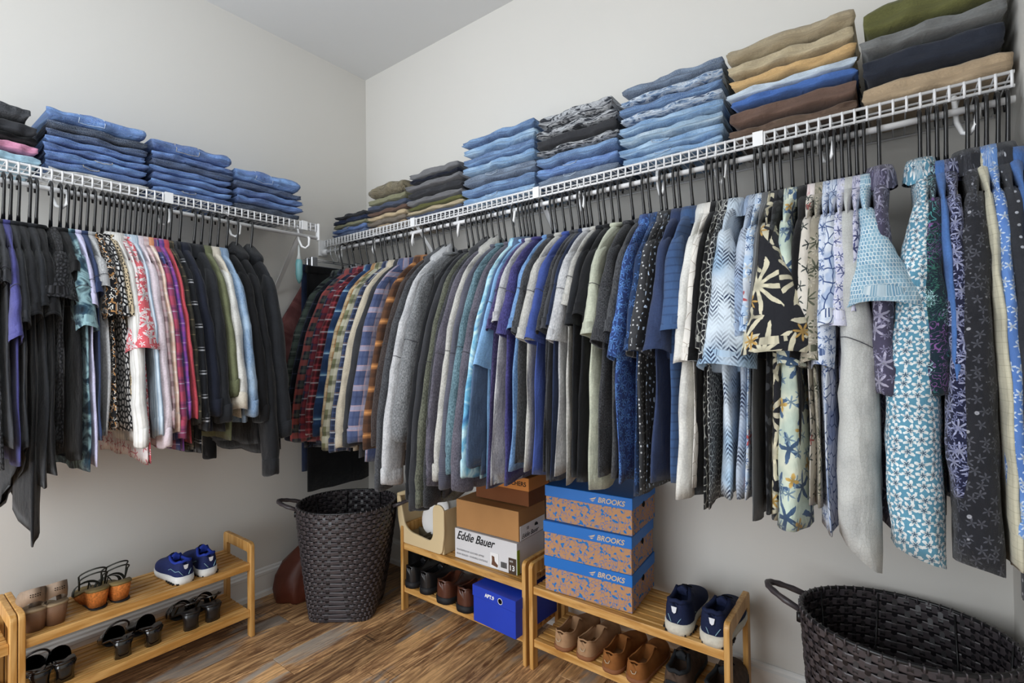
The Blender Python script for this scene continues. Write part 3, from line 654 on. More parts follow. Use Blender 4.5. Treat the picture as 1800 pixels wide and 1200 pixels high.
# rows: u of the near edge, type, v of sleeve end, v of body hem, material, noun, label, collar, options
B={'buttons':'button'}; BL={'buttons':'button light'}
RIGHT=[
(515,'L',770,790,'p greenblack','flannel_shirt','green-grey and black plaid flannel shirt, first of the plaids by the corner','shirt'),
(527,'L',780,800,'p navyblack','flannel_shirt','very dark navy plaid shirt between the green-grey and red plaids','shirt'),
(536,'L',782,790,'p redgrey','flannel_shirt','red, grey and navy plaid flannel shirt near the corner','shirt',B),
(549,'L',775,785,'p rednavy','flannel_shirt','navy and dark red plaid shirt left of the blue ombre one','shirt'),
(560,'L',770,780,'p redwhite','flannel_shirt','dark red, black and white plaid shirt with little showing','shirt'),
(573,'L',772,780,'p blueombre','flannel_shirt','bright blue ombre plaid flannel shirt with pale lines','shirt',B),
(586,'L',780,790,'p tan','flannel_shirt','tan and brown plaid shirt edge beside the green one','shirt'),
(593,'L',798,785,'p greencream','flannel_shirt','olive green and cream plaid flannel shirt','shirt',BL),
(605,'L',800,790,'p navywhite','flannel_shirt','dark navy plaid shirt with fine white and tan lines','shirt'),
(614,'L',793,800,'beige','shirt','plain beige cotton button-up shirt with wrinkled cuff','shirt',BL),
(626,'L',790,812,'charcoal','shirt','thin dark olive-black shirt between beige and lavender plaid','shirt'),
(633,'L',783,818,'p lavender','flannel_shirt','blue and lavender plaid flannel shirt with pink lines','shirt',{'buttons':'button','sth':.028}),
(661,'L',795,800,'p orange','flannel_shirt','orange and brown plaid flannel shirt','shirt',{'sth':.02}),
(675,'L',790,830,'h brown','sweatshirt','brown-black sweatshirt right of the orange plaid','crew'),
(686,'L',868,835,'h dark','hoodie','mid-grey hoodie left of the pale grey sleeve','hood'),
(697,'L',858,800,'h light','hoodie','pale grey hoodie whose long ribbed cuff hangs lowest left','hood',{'sth':.022}),
(710,'L',780,790,'h mid','sweatshirt','wide mid-grey heather fleece sweatshirt','crew',{'sth':.03,'cuff':0}),
(738,'L',885,850,'black','long_sleeve_shirt','black long sleeved shirt right of the grey fleece','crew'),
(747,'L',905,880,'charcoal','long_sleeve_shirt','charcoal black long sleeve shirt hanging low to the cream rack item','crew'),
(757,'L',898,890,'h olive','sweatshirt','olive grey heather sweatshirt','crew'),
(766,'L',895,885,'h char','sweatshirt','dark charcoal heather sweatshirt right of the olive one','hood'),
(774,'L',862,865,'h purplegrey','sweatshirt','purple-grey sweatshirt with drop shoulder seam','crew'),
(784,'L',850,845,'h stone','sweatshirt','light stone grey sweatshirt among the dark ones','hood'),
(796,'L',865,860,'s slate','long_sleeve_shirt','slate grey finely striped long sleeve top','crew'),
(806,'L',840,850,'h teal','long_sleeve_shirt','teal heather long sleeve shirt','crew',{'sth':.022}),
(822,'L',870,868,'h purplegrey','long_sleeve_shirt','dark grey long sleeve shirt beside the aqua tie-dye','crew'),
(834,'L',846,850,'d aqua','shirt','aqua and white tie-dye shirt','shirt'),
(843,'L',828,850,'slateblue','polo_shirt','slate blue long sleeved polo shirt','shirt'),
(847,'S',648,868,'sky','t_shirt','sky blue t-shirt whose sleeve hem hangs lowest of its row','crew',{'flare':1.15,'open':1.6}),
(853,'S',585,866,'h purple','t_shirt','purple heather t-shirt left of the pale grey one','crew'),
(859,'S',570,862,'h light','t_shirt','pale grey t-shirt between purple and indigo ones','crew'),
(873,'S',592,860,'h indigo','t_shirt','indigo heather t-shirt with wide sleeve','crew',{'sth':.022}),
(893,'S',583,838,'h heather blue','t_shirt','steel blue t-shirt thin strip beside charcoal heather','crew'),
(901,'S',590,835,'h dark','t_shirt','charcoal heather t-shirt right of the steel blue strip','crew'),
(916,'S',600,838,'h stone','t_shirt','off-white heather t-shirt left of the royal blue one','crew'),
(930,'S',602,852,'royal','t_shirt','royal blue t-shirt in the middle of the tees','crew'),
(945,'S',590,845,'h char','t_shirt','black heather t-shirt right of the royal blue one','crew'),
(953,'S',585,855,'darkgrey','t_shirt','dark grey t-shirt two right of the royal blue one','crew'),
(959,'S',580,858,'navy','t_shirt','navy t-shirt strip left of the pale grey pair','crew'),
(966,'S',603,845,'h light','t_shirt','pale grey t-shirt with a long folded sleeve, left of a pair','crew',{'sth':.02}),
(983,'S',540,862,'h stone','t_shirt','stone grey t-shirt with the shortest sleeve','crew'),
(993,'S',575,850,'black2','t_shirt','soft black t-shirt left of the other black one','crew'),
(1008,'S',560,862,'black','t_shirt','deep black t-shirt left of the sage one','crew',{'sth':.02}),
(1021,'S',592,872,'sage','t_shirt','pale sage green t-shirt right of the black pair','crew',{'sth':.022}),
(1046,'S',607,860,'h char','t_shirt','charcoal flecked t-shirt with a broad sleeve','crew',{'sth':.026}),
(1068,'S',592,855,'h dark','t_shirt','dark heather t-shirt behind the blue tropical shirt','crew'),
(1080,'S',634,872,'f blue tropic','shirt','bright blue tropical leaf print short sleeve shirt','shirt'),
(1103,'S',622,880,'f blue tropic2','shirt','deep blue print shirt between tropical and dashed ones','shirt'),
(1111,'S',626,880,'dash grey','shirt','dark grey short sleeve shirt with tiny white dashes','shirt',{'sth':.022}),
(1130,'S',618,875,'flakes black','shirt','black shirt with pale blue flakes','shirt'),
(1137,'S',622,862,'navy2','shirt','plain navy short sleeve shirt','shirt',{'sth':.024}),
(1163,'S',586,862,'s navytex','shirt','blue textured check short sleeve shirt','shirt',{'sth':.03,'open':1.6}),
(1197,'L',640,885,'offwhite','shirt','plain off-white shirt with a low square hem','shirt',{'sth':.02,'cuff':0,'bw':.27,'bth':.03}),
(1212,'S',640,868,'l sketch','shirt','cream shirt with thin line drawing print','shirt',{'sth':.016}),
(1224,'S',640,885,'jet','shirt','black short sleeve shirt right of the cream line print','shirt'),
(1231,'S',640,915,'bw tribal','shirt','black and white tribal patterned shirt','shirt'),
(1227,'S',620,905,'bw tribal2','shirt','dim black and grey geometric print shirt','shirt'),
(1238,'S',648,890,'chevron','shirt','pale blue shirt with navy chevron strokes and wide open sleeve','shirt',{'sth':.044,'flare':1.2,'open':1.7,'bth':.024}),
(1294,'S',600,895,'chevron dark','shirt','blue-grey herringbone print shirt behind the chevron one','shirt'),
(1304,'S',590,890,'f sky red','shirt','light blue floral shirt with one red flower','shirt',{'sth':.018}),
(1322,'S',590,935,'s texturegrey','shirt','grey textured shirt hanging low','shirt',{'bw':.25}),
(1333,'S',585,930,'ring black','shirt','black shirt with faint ring print','shirt'),
(1332,'S',628,925,'f palms','shirt','black shirt with large cream palm trees','shirt',{'sth':.056,'flare':1.28,'open':1.5,'bth':.024}),
(1366,'S',648,935,'f pineapple','shirt','pale green shirt with blue leaves and yellow pineapples','shirt',{'sth':.022,'bw':.27,'flare':.75,'bth':.045,'tc':.02}),
(1396,'S',640,925,'jet','shirt','thin black shirt between pineapple and cream prints','shirt',{'flare':.8}),
(1408,'S',610,900,'f cream fauna','shirt','cream printed shirt with pink collar lining','shirt',{'cm':'f coral faded','sth':.018,'flare':.9}),
(1428,'S',645,905,'f taupe leaf','shirt','taupe shirt with olive tropical leaves','shirt',{'sth':.02}),
(1443,'S',650,950,'f blue bird','shirt','white and blue bird print shirt, leftmost of three blues','shirt',{'sth':.018}),
(1460,'S',580,955,'l bluewhite','shirt','white shirt with fine blue line pattern, second of three blues','shirt',{'sth':.018}),
(1478,'S',580,960,'f lavender','shirt','lavender floral shirt, third of three blues','shirt',{'sth':.018}),
(1495,'S',560,930,'f lilac','shirt','lilac and navy floral shirt behind the woven blue one','shirt'),
(1500,'S',545,940,'b weave','shirt','light blue basket-weave print shirt with wide sleeve','shirt',{'sth':.05,'flare':1.55,'open':1.4}),
(1490,'L',975,960,'l crackle','long_sleeve_shirt','pale grey crackle textured shirt with a long pointed cuff','shirt',{'sth':.036,'cuff':0,'td':1.1}),
(1549,'L',700,940,'f lily','shirt','purple-grey shirt with large lilies and raised collar','shirt',{'popped':1}),
(1650,'L',990,975,'f tealpinwheel','shirt','white shirt covered in teal pinwheel flowers','shirt',{'sth':.046,'popped':1,'bw':.26,'cuff':0,'td':.45}),
(1656,'L',700,930,'w paisley','shirt','dark teal paisley shirt with purple swirls','shirt',{'sth':.024}),
(1668,'L',700,900,'blue','shirt','solid blue shirt, only a thin strip showing','shirt'),
(1687,'L',880,880,'f navylav','shirt','navy and lavender floral shirt','shirt',{'sth':.022}),
(1750,'L',1010,1000,'f charfloral','shirt','charcoal floral shirt with raised collar','shirt',{'sth':.036,'popped':1,'bw':.27,'cuff':0,'td':.3}),
(1762,'L',1000,1005,'p tancheck','shirt','beige small-check shirt behind the charcoal floral','shirt'),
(1777,'L',985,980,'f blueblossom','shirt','light blue shirt with white blossoms','shirt',{'sth':.016,'popped':1}),
(1836,'L',1072,1030,'starry','shirt','dark grey star-dotted shirt at the right end','shirt',{'sth':.02,'popped':1,'tc':0}),
(1850,'L',1000,1000,'blue','shirt','bright blue shirt, last on the right rail','shirt'),
]
LEFT=[
(2,'S',500,830,'lace','top','black crocheted top at the far left edge','crew'),
(24,'S',500,793,'charcoal','t_shirt','washed charcoal t-shirt at the left end','crew'),
(36,'S',600,825,'indigo','t_shirt','indigo violet t-shirt near the left end','crew',{'open':1.5}),
(50,'S',575,885,'black2','tunic','black tunic with a long pointed hem, left of a pair','crew',{'diag':.5}),
(66,'S',560,925,'black','tunic','deep black tunic hanging lowest on the left rail','crew',{'diag':-.35,'bw':.2}),
(88,'S',545,860,'black2','t_shirt','black t-shirt left of the crocheted sleeve','crew'),
(100,'S',560,845,'jet','t_shirt','plain jet black t-shirt hidden behind others','crew'),
(128,'S',530,803,'lace','jacket','black jacket with a crocheted open sleeve','strap',{'open':2.2,'sth':.036,'bw':.20}),
(146,'S',480,820,'jet','top','black sparkling top right of the crocheted sleeve','crew',{'open':1.3}),
(160,'S',580,840,'d teal','t_shirt','dark teal tie-dye t-shirt','crew',{'sth':.02,'open':1.4}),
(171,'S',540,825,'lavender','t_shirt','pale lavender t-shirt left of the navy one','crew',{'open':1.4}),
(184,'S',518,775,'navy2','t_shirt','navy t-shirt between lavender and grey','crew',{'open':1.4}),
(197,'S',508,777,'h light2','t_shirt','light grey heather t-shirt beside the orange leaf blouse','crew',{'sth':.02,'open':1.4}),
(211,'S',560,757,'f orangeleaf','blouse','black blouse with orange leaf shapes','crew',{'sth':.02}),
(226,'S',560,760,'leaf bw','blouse','black and white pebble print blouse','crew'),
(237,'S',560,740,'leopard','blouse','leopard spotted blouse right of the pebble print','crew'),
(248,'L',790,780,'s white','shirt','white striped shirt with rolled cuff','shirt',{'sth':.018}),
(256,'S',600,818,'f coral faded','blouse','faded coral and white floral blouse','crew'),
(268,'S',618,815,'f coral','blouse','bright coral blouse with white flowers and flared sleeve','crew',{'open':2,'sth':.026,'flare':1.15}),
(277,'L',770,780,'s blue','shirt','pale blue finely striped shirt, thin strip','shirt'),
(289,'L',790,785,'palepink','shirt','pale pink cotton shirt','shirt',{'sth':.020,'buttons':'button light'}),
(297,'L',760,790,'p pinkmaroon','flannel_shirt','pink and maroon plaid shirt','shirt'),
(303,'L',765,792,'p peach','flannel_shirt','peach and cream plaid shirt','shirt',{'cm':'p orangeflame'}),
(318,'L',775,800,'p redblue','flannel_shirt','red and blue plaid flannel shirt','shirt',{'sth':.018}),
(326,'L',740,795,'p purple','flannel_shirt','purple plaid flannel shirt','shirt'),
(333,'L',740,780,'red','shirt','plain crimson shirt, thin strip','shirt'),
(341,'L',750,800,'p olivedark','flannel_shirt','dark olive plaid shirt','shirt'),
(352,'L',760,800,'p window','flannel_shirt','black shirt with white windowpane checks','shirt'),
(370,'L',735,760,'ink','jacket','soft ink black jacket beside the windowpane check shirt','shirt'),
(397,'L',745,760,'black2','jacket','soft black jacket beside the olive cargo jacket','shirt',{'sth':.026}),
(410,'L',700,775,'olive','jacket','olive cargo jacket showing only its hem','shirt'),
(426,'L',722,740,'cream','jacket','cream white denim jacket','shirt',{'sth':.028,'sm':'offwhite'}),
(440,'L',735,745,'dn jacket','jacket','light blue denim jacket','shirt',{'sth':.02}),
(456,'L',745,785,'jet','sweatshirt','black sweatshirt next to the denim jacket','crew'),
(474,'L',838,800,'black','hoodie','black hoodie with a long sleeve hanging to one side','hood',{'sth':.026}),
(500,'L',770,790,'black2','hoodie','dark slate-black hoodie, last before the corner','hood',{'sth':.036}),
]
hang_all(RIGHT,False)
hang_all(LEFT,True)

# clip hanger with black trousers in the corner, and a maroon garment behind
def trousers(x,mt,label,y0,y1,z1,z0,rz=0):
    t=thing('trousers',label,'trousers',(x,-.31,0),0,None)
    rings=[];n=22
    for i in range(12):
        fr=i/11; z=z1+(z0-z1)*fr; R=[]
        for a in range(n):
            an=2*PI*a/n; s=(y1-y0)/2*math.copysign(abs(math.cos(an))**.6,math.cos(an))*(1+.05*fr); tt=(.012+.012*fr)*math.sin(an)+.008*math.sin(s*40)*(.3+fr)
            R.append((tt,(y0+y1)/2+.31-s,z))
        rings.append(R)
    MB().loft(rings).obj('legs',mt,t,True)
    MB().box(-.016,.016,y0+.31-.002,y1+.31+.002,z1-.035,z1+.004,.004).obj('waistband',mt,t)
    return t
trousers(.16,'jet','long black trousers clipped in the corner behind the plaid shirts',-.50,-.12,1.70,.52)
trousers(.115,'navy','dark navy trousers clipped closest to the corner',-.505,-.14,1.71,.62)
for x,lb in ((.16,'metal clip hanger holding the long black trousers'),(.115,'metal clip hanger holding the navy corner trousers')):
    t=thing('clip_hanger',lb,'hanger',(x,-.31,1.8163),-PI/2)
    MB().tube([(-.0205,0,-.016),(-.0235,0,.004),(-.014,0,.018),(.004,0,.023),(.018,0,.014),(.0205,0,-.006),(.014,0,-.035),(0,0,-.06),(0,0,-.072)],.0026,6).obj('hook','clip metal',t,True)
    MB().tube([(-.16,0,-.075),(.18,0,-.075)],.0028,6).obj('bar','clip metal',t,True)
    for s in (-.12,.15):
        MB().box(s-.018,s+.018,-.013,.013,-.118,-.062,.004).obj('clip','clip metal',t)
g=thing('garment_bag','maroon satin garment bag hanging in the corner behind the hoodie','bag',(.055,-.31,0))
R=[]
for i in range(10):
    fr=i/9; z=1.66-.62*fr; w=.10+.17*min(1,fr*2.2)
    R.append([(.018*math.sin(2*PI*a/16)*(1+.3*math.sin(5*fr+a)),-.04+ w*math.cos(2*PI*a/16)*-1 if True else 0,z-.02*abs(math.cos(2*PI*a/16))) for a in range(16)])
MB().loft(R).obj('bag_body','d maroon',g,True)
# air freshener hanging at the corner
solid('gel teal','#7fb9bd',.25,.6); solid('net white','#d5dad8',.6,.3)
g=thing('air_freshener','small teal air freshener sachet hanging from the left shelf end','air freshener',(.262,-.60,0))
R=[]
for i in range(9):
    fr=i/8; z=1.78-.19*fr; w=[.004,.005,.006,.012,.016,.015,.016,.013,.004][i]
    R.append([(w*math.cos(2*PI*a/10),w*1.1*math.sin(2*PI*a/10),z) for a in range(10)])
MB().loft(R[:4]).obj('net_tie','net white',g,True); MB().loft(R[3:]).obj('gel_pouch','gel teal',g,True)
MB().tube([(0,0,1.775),(0,.0,1.89)],.0015,5).obj('string','net white',g,True)

# ---------------- folded stacks ----------------
def folded(parent_loc,W,D,T,mt,label,noun,cat,group,left,seed,opts={}):
    """a folded garment: W along the wall, D away from it, T thick; local x along, y outwards, z up"""
    rr=random.Random(seed); ph=rr.random()*6; ph2=rr.random()*6
    rz=(PI/2 if left else PI)  # local y(out): left-> +X ; right -> -Y
    t=thing(noun,label,cat,parent_loc,(-PI/2 if left else PI),group)
    ns=26; nr=28; sdn=rr.random()*80; slope=opts.get('slope',0); hump=opts.get('hump',0)
    lay=opts.get('layers',2)
    def S(k,a,off=0):
        v=k/(ns-1)*2-1
        e=(max(0,1-abs(v)**24))**.5
        e=max(e,.80)
        an=2*PI*a/nr
        cy=math.cos(an); sz=math.sin(an)
        # squashed round section; grooves between the folded layers
        gro=1
        d=D/2*(1+.018*math.sin(7*v+ph))
        y=d*math.copysign(abs(cy)**.55,cy); z=T/2*math.copysign(abs(sz)**.62,sz)
        if lay==2 and abs(sz)<.28: y*=1-.075*(1-abs(sz)/.28)
        if lay==3 and .18<abs(sz)<.62: y*=1-.06*(1-abs(abs(sz)-.4)/.22)
        y+= .003*math.sin(9*v+ph2+3*sz)+MN.noise(Vector((v*5,sz*1.5,sdn)))*.008
        z*= e
        z=z+T/2
        loc_=slope*v*T*.5 + hump*T*(1-v*v)*.5
        if z>T*.5: z+=loc_*((z/T)-.5)*2
        # gentle sag shared by the whole stack
        z+= .0012*math.sin(5*v+1.0)+.0018*math.sin(6*v+ph)*(z/T)
        x=v*W/2*(1-.04*(1-abs(cy)**.5)*abs(v)**6)-(.013*abs(sz)**3*math.copysign(1,v) if abs(v)>.95 else 0)+MN.noise(Vector((v,sz*2,sdn+cy)))*.008*abs(v)
        n=Vector((0,cy,sz)).normalized()
        wr=MN.noise(Vector((x*22,y*9+sdn,z*30)))*.0035+MN.noise(Vector((x*60,sdn,z*50)))*.0012
        return Vector((x,y,max(.0004,z+wr*(.4 if sz>.5 else .7))))+n*off
    R=[];U=[]
    for k in range(ns):
        R.append([tuple(S(k,a)) for a in range(nr)])
        U+=[(k/(ns-1)*W+ph, a/nr*(2*D+2*T)+ph2) for a in range(nr)]
    MB().loft(R,True,True,True,U).obj('body',mt,t,True)
    # side fold: the rolled layer edges seen at the end
    if opts.get('pocket'):
        pm=opts['pocket']; V=[];UV=[]
        c0=opts.get('pc',.15); pw=opts.get('pw',.16)
        us=[c0-pw+2*pw*i/6 for i in range(7)]
        for off in (.0016,):
            for j in range(5):
                aa=(.1+j*.95)*nr/22 if lay==2 else (-1.6+j*1.45)*nr/22   # angle index across the front face and over the top
                for i,uu in enumerate(us):
                    q=uu; k_=(q+1)/2*(ns-1)
                    j2=aa
                    if j==0: j2=aa+.5*abs(i-3)/3
                    a0_=S(k_,j2,.0022); V.append(tuple(a0_)); UV.append((i*.02+ph,j*.02))
        F=[(j*7+i,j*7+i+1,(j+1)*7+i+1,(j+1)*7+i) for j in range(4) for i in range(6)]
        F=[tuple(reversed(f)) for f in F]
        me=mesh('back_pocket',V,F,UV,True); link('back_pocket',me,t,mt)
        edge=[V[i] for i in range(0,7)]+[V[j*7+6] for j in range(1,5)]+[V[4*7+i] for i in range(5,-1,-1)]+[V[j*7] for j in range(3,0,-1)]
        MB().tube([Vector(p)*1.0 for p in edge],.0011,4,True).obj('stitching',pm,t,True)
    if opts.get('band'):
        k0=opts['band']; V=[];UV=[]
        R2=[[tuple(S(k0+i*.55,a,.0025*(1 if 0<i<3 else .2))) for a in range(-5,6)] for i in range(4)]
        MB().loft(R2,False,False,False).obj('waistband',mt,t,True)
    return t
solid('stitch','#c9bfa6',.7,.2); solid('stitch pale','#c5d2e0',.7,.2)
def stack(left,a0,a1,ztop,items,group,D=.27):
    """a0..a1 along the wall; items bottom to top: (relative thickness, material, label, noun, cat, opts)"""
    z=(ZL if left else ZS)+.0052; tot=sum(i[0] for i in items); ht=ztop-z
    n=len(items)
    for k,it in enumerate(items):
        th,mt,lb,noun,cat=it[:5]; op=it[5] if len(it)>5 else {}
        T=ht*th/tot; W=(a1-a0)*op.get('w',1)+R_.uniform(-.012,.004); c=(a0+a1)/2+R_.uniform(-.005,.005)+op.get('dx',0)
        d=D*op.get('d',1); out=.300-d/2+R_.uniform(-.012,.0)+op.get('out',0)
        loc=(out,c,z+.0004) if left else (c,-out,z+.0004)
        folded(loc,W,d,T*op.get('t',.97),mt,lb,noun,cat,group,left,int(a0*1000)+k*7+5,op)
        z+=T
J='folded_jeans';Q='folded_trousers';S_='folded_shirt'
def items(desc,noun,cat,rows):
    """rows bottom to top: (thickness, material, short description[, options])"""
    out=[];n=len(rows); ordn=['bottom','second from bottom','third from bottom','fourth from bottom','fifth from bottom','sixth from bottom','seventh from bottom','eighth from bottom']
    for i,r in enumerate(rows):
        pos='topmost' if i==n-1 else ordn[i]
        nn,cc=noun,cat
        op=dict(r[3]) if len(r)>3 else {}
        if 'noun' in op: nn=op['noun']; cc=op['cat']
        out.append((r[0],r[1],r[2]+', '+pos+' of the '+desc,nn,cc,op))
    return out
PK={'pocket':'stitch'}; PP={'pocket':'stitch pale'}
# left wall
stack(True,-1.715,-1.553,2.095,items('leftmost shelf pile',S_,'shirt',[(1,'skyshirt','light blue folded shirt'),(1,'pinkshirt','pink folded shirt'),(.55,'jet','thin black folded shirt'),(1.25,'charcoal','dark charcoal folded shirt'),(1.35,'h dark','grey heather folded shirt',{'w':.9,'dx':-.01})]),'clothes piled at the left end of the left shelf')
stack(True,-1.545,-1.242,2.135,items('largest jeans pile',J,'jeans',[(.5,'whitecloth','white folded cloth',{'noun':'folded_cloth','cat':'cloth'}),(1,'dn blue2','blue jeans',PK),(1,'dn blue','blue jeans',{'pocket':'stitch','pc':-.1}),(.9,'dn blue2','blue jeans'),(.9,'dn blue','lighter blue jeans'),(.9,'dn dark','dark blue jeans'),(1.0,'dn ink','darkest blue jeans'),(1.9,'dn blue','bulky blue jeans showing a pocket',{'pocket':'stitch pale','layers':3,'slope':-.25,'t':.92,'pw':.25})]),'jeans stacked on the left shelf')
stack(True,-1.232,-.930,2.125,items('middle left jeans pile',J,'jeans',[(1,'dn blue2','blue jeans with stitched pocket',PK),(.9,'dn blue','blue jeans'),(.9,'dn blue2','blue jeans'),(.9,'dn blue','blue jeans'),(.9,'dn dark','darker blue jeans'),(1,'dn blue2','blue jeans'),(1.9,'dn blue2','bulky blue jeans with pocket embroidery',{'pocket':'stitch','layers':3,'slope':-.3,'t':.92,'pw':.28})]),'jeans stacked on the left shelf')
stack(True,-.915,-.600,2.100,items('right-hand left-wall jeans pile',J,'jeans',[(1,'dn ink','dark blue jeans'),(.9,'dn blue2','blue jeans'),(.9,'dn blue2','blue jeans'),(.9,'dn dark','dark blue jeans'),(1.9,'dn blue','bright blue jeans with a large outlined pocket',{'pocket':'stitch pale','layers':3,'slope':-.2,'t':.92,'pw':.26})]),'jeans stacked on the left shelf')
# right wall
stack(False,.075,.385,2.012,items('corner trouser pile',Q,'trousers',[(1,'dn dark','dark blue jeans',{'noun':J,'cat':'jeans'}),(1,'dn blue2','navy blue jeans',{'noun':J,'cat':'jeans','pocket':'stitch'}),(.9,'ltolive','grey-olive trousers'),(1.1,'navy','rolled navy trousers'),(.9,'h char','black trousers',{'w':.85})]),'trousers stacked on the right shelf')
stack(False,.392,.695,2.112,items('khaki topped pile',Q,'trousers',[(.5,'tan','tan trousers'),(.9,'taupe','grey-brown trousers'),(.8,'sand','cream trousers'),(.7,'mocha','brown trousers'),(.9,'slate','slate blue trousers'),(1.1,'ltolive','grey-green trousers'),(1.8,'camo','bulky camouflage khaki trousers',{'layers':3,'hump':.5,'w':.95})]),'trousers stacked on the right shelf')
stack(False,.705,1.075,2.118,items('grey trouser pile',Q,'trousers',[(.8,'slate','purple-grey trousers'),(.7,'khaki2','pale olive trousers'),(.7,'oliveg','olive trousers'),(1,'grey','grey trousers'),(1.2,'charcoal','black trousers'),(1,'grey','lighter grey trousers'),(.7,'ink','very dark trousers',{'w':.9}),(1.1,'grey','crumpled grey trousers',{'hump':.6,'w':.88})]),'trousers stacked on the right shelf')
stack(False,1.086,1.478,2.185,items('blue jeans pile beside the grey trousers',J,'jeans',[(1,'dn light','light blue jeans',PP),(1.1,'dn mid','mid blue jeans'),(1.2,'dn grey','greyish blue jeans',PP),(1,'dn light','faded blue jeans'),(1,'dn mid','mid blue jeans'),(1,'dn light','pale blue jeans'),(.9,'dn mid','washed blue jeans')]),'jeans stacked on the right shelf')
stack(False,1.488,1.838,2.175,items('acid-wash topped pile',J,'jeans',[(1,'dn grey','greyish blue jeans',PP),(1,'dn blue','blue jeans',PP),(1.1,'dn mid','mid blue jeans'),(.6,'acid denim','black and white washed jeans'),(1.2,'charcoal','black jeans'),(.9,'acid denim','dark acid-wash jeans'),(1.3,'acid denim','pale grey acid-wash jeans',{'w':.92,'hump':.2})]),'jeans stacked on the right shelf')
stack(False,1.850,2.200,2.178,items('tall light jeans pile',J,'jeans',[(.9,'dn light','light blue jeans',PP),(1.1,'dn light','light blue jeans with stitched pocket',PP),(1,'dn pale','very pale blue jeans'),(1,'dn light','faded blue jeans'),(.8,'acid blue','patchy blue jeans'),(.9,'dn mid','mid blue jeans'),(.9,'acid blue','acid-washed blue jeans'),(1.1,'dn grey','dark blue-grey jeans')]),'jeans stacked on the right shelf')
stack(False,2.212,2.545,2.185,items('khaki trouser pile',Q,'trousers',[(1,'camo brown','brown camouflage trousers'),(1.3,'mocha','brown trousers'),(.7,'brightblue','bright blue shorts',{'noun':'folded_shorts','cat':'shorts'}),(.7,'paleice','pale ice blue shorts',{'noun':'folded_shorts','cat':'shorts'}),(.8,'yellowtan','yellow tan trousers'),(1.1,'khaki2','khaki trousers'),(1.3,'khaki','beige khaki trousers',{'layers':3,'hump':.2})]),'trousers stacked on the right shelf')
stack(False,2.556,2.845,2.165,items('far right trouser pile',Q,'trousers',[(1.3,'tan','tan trousers'),(1.4,'coalnavy','dark navy trousers'),(.9,'beltgrey','grey trousers with ribbed belt'),(1.6,'oliveg','olive green trousers',{'hump':.3})]),'trousers stacked on the right shelf')

# ---------------- bamboo shoe racks ----------------
n=N('bamboo',.4,.4,coord='Object'); oi=n.new('ShaderNodeObjectInfo')
v=n.new('ShaderNodeVectorMath',{0:n.uv,1:n.new('ShaderNodeCombineXYZ',{0:n.math('MULTIPLY',oi.outputs['Random'],9),1:0,2:0}).outputs[0]},operation='ADD').outputs[0]
g=n.noise(1,4,n.vec((5,60,60),v=v),.3); c=n.mix(n.step(g,.35,.7),'#b98542','#dcae6c')
c=n.mix(n.math('MULTIPLY',n.step(n.noise(1,3,n.vec((9,30,30),loc=(3,1,2),v=v)),.58,.7),.5),c,'#9c6a30'); n.col(c); n.bump(g,.15,.001); MATS['bamboo']=n.m
n=N('bamboo upright',.4,.4,coord='Object')
g=n.noise(1,4,n.vec((60,60,5)),.3); n.col(n.mix(n.step(g,.35,.7),'#b98542','#dcae6c')); MATS['bamboo upright']=n.m
RD=.27; RH=.41; SZ=(.118,.322)
def rack(L,loc,rz,label):
    """local x along the length, y from front (-) to back (+)"""
    t=thing('shoe_rack',label,'shoe rack',loc,rz,'bamboo shoe racks')
    def arc(cx,cy,r,a0,a1,k=6): return [(cx+r*math.cos(a0+(a1-a0)*i/k),cy+r*math.sin(a0+(a1-a0)*i/k)) for i in range(k+1)]
    h=RD/2; w=.034; r=.022; ri=.008
    outer=[(-h,0)]+arc(-h+r,RH-r,r,PI,PI/2)+arc(h-r,RH-r,r,PI/2,0)+[(h,0)]
    inner=[(h-w,0)]+arc(h-w-ri,RH-.045-ri,ri,0,PI/2)+arc(-h+w+ri,RH-.045-ri,ri,PI/2,PI)+[(-h+w,0)]
    for s in (-1,1):
        x0=s*L/2-(.018 if s>0 else 0); 
        o=MB().prism(outer+inner,0,x0,x0+.018).obj('side_frame','bamboo upright',t); bev(o,.0025)
    for zt in SZ:
        for nm,y in (('front_rail',-h+.006),('back_rail',h-.006-.020)):
            o=MB().box(-L/2+.0185,L/2-.0185,y,y+.020,zt-.030,zt+.0005).obj(nm,'bamboo',t); bev(o,.002)
        for s in (-1,0,1):
            xx=s*(L/2-.034) if s else 0
            o=MB().box(xx-.014,xx+.014,-h+.0265,h-.0265,zt-.028,zt-.0163).obj('cross_bar','bamboo upright',t)
        ns=6; a=-h+.029; b=h-.029; pw=(b-a)/ns
        for i in range(ns):
            o=MB().box(-L/2+.0188,L/2-.0188,a+i*pw+.0052,a+(i+1)*pw-.0052,zt-.0160,zt,.0012).obj('slat','bamboo',t)
    return t
rack(.745,(1.0665,-.201,0),0,'bamboo shoe rack under the dark sweatshirts, beside the hamper')
rack(.745,(1.8265,-.201,0),0,'bamboo shoe rack under the tropical shirts holding the patterned boxes')
rack(.752,(.210,-1.239,0),PI/2,'bamboo shoe rack on the left wall holding the sandals')
rack(.752,(.210,-1.993,0),PI/2,'bamboo shoe rack cut off by the left edge')

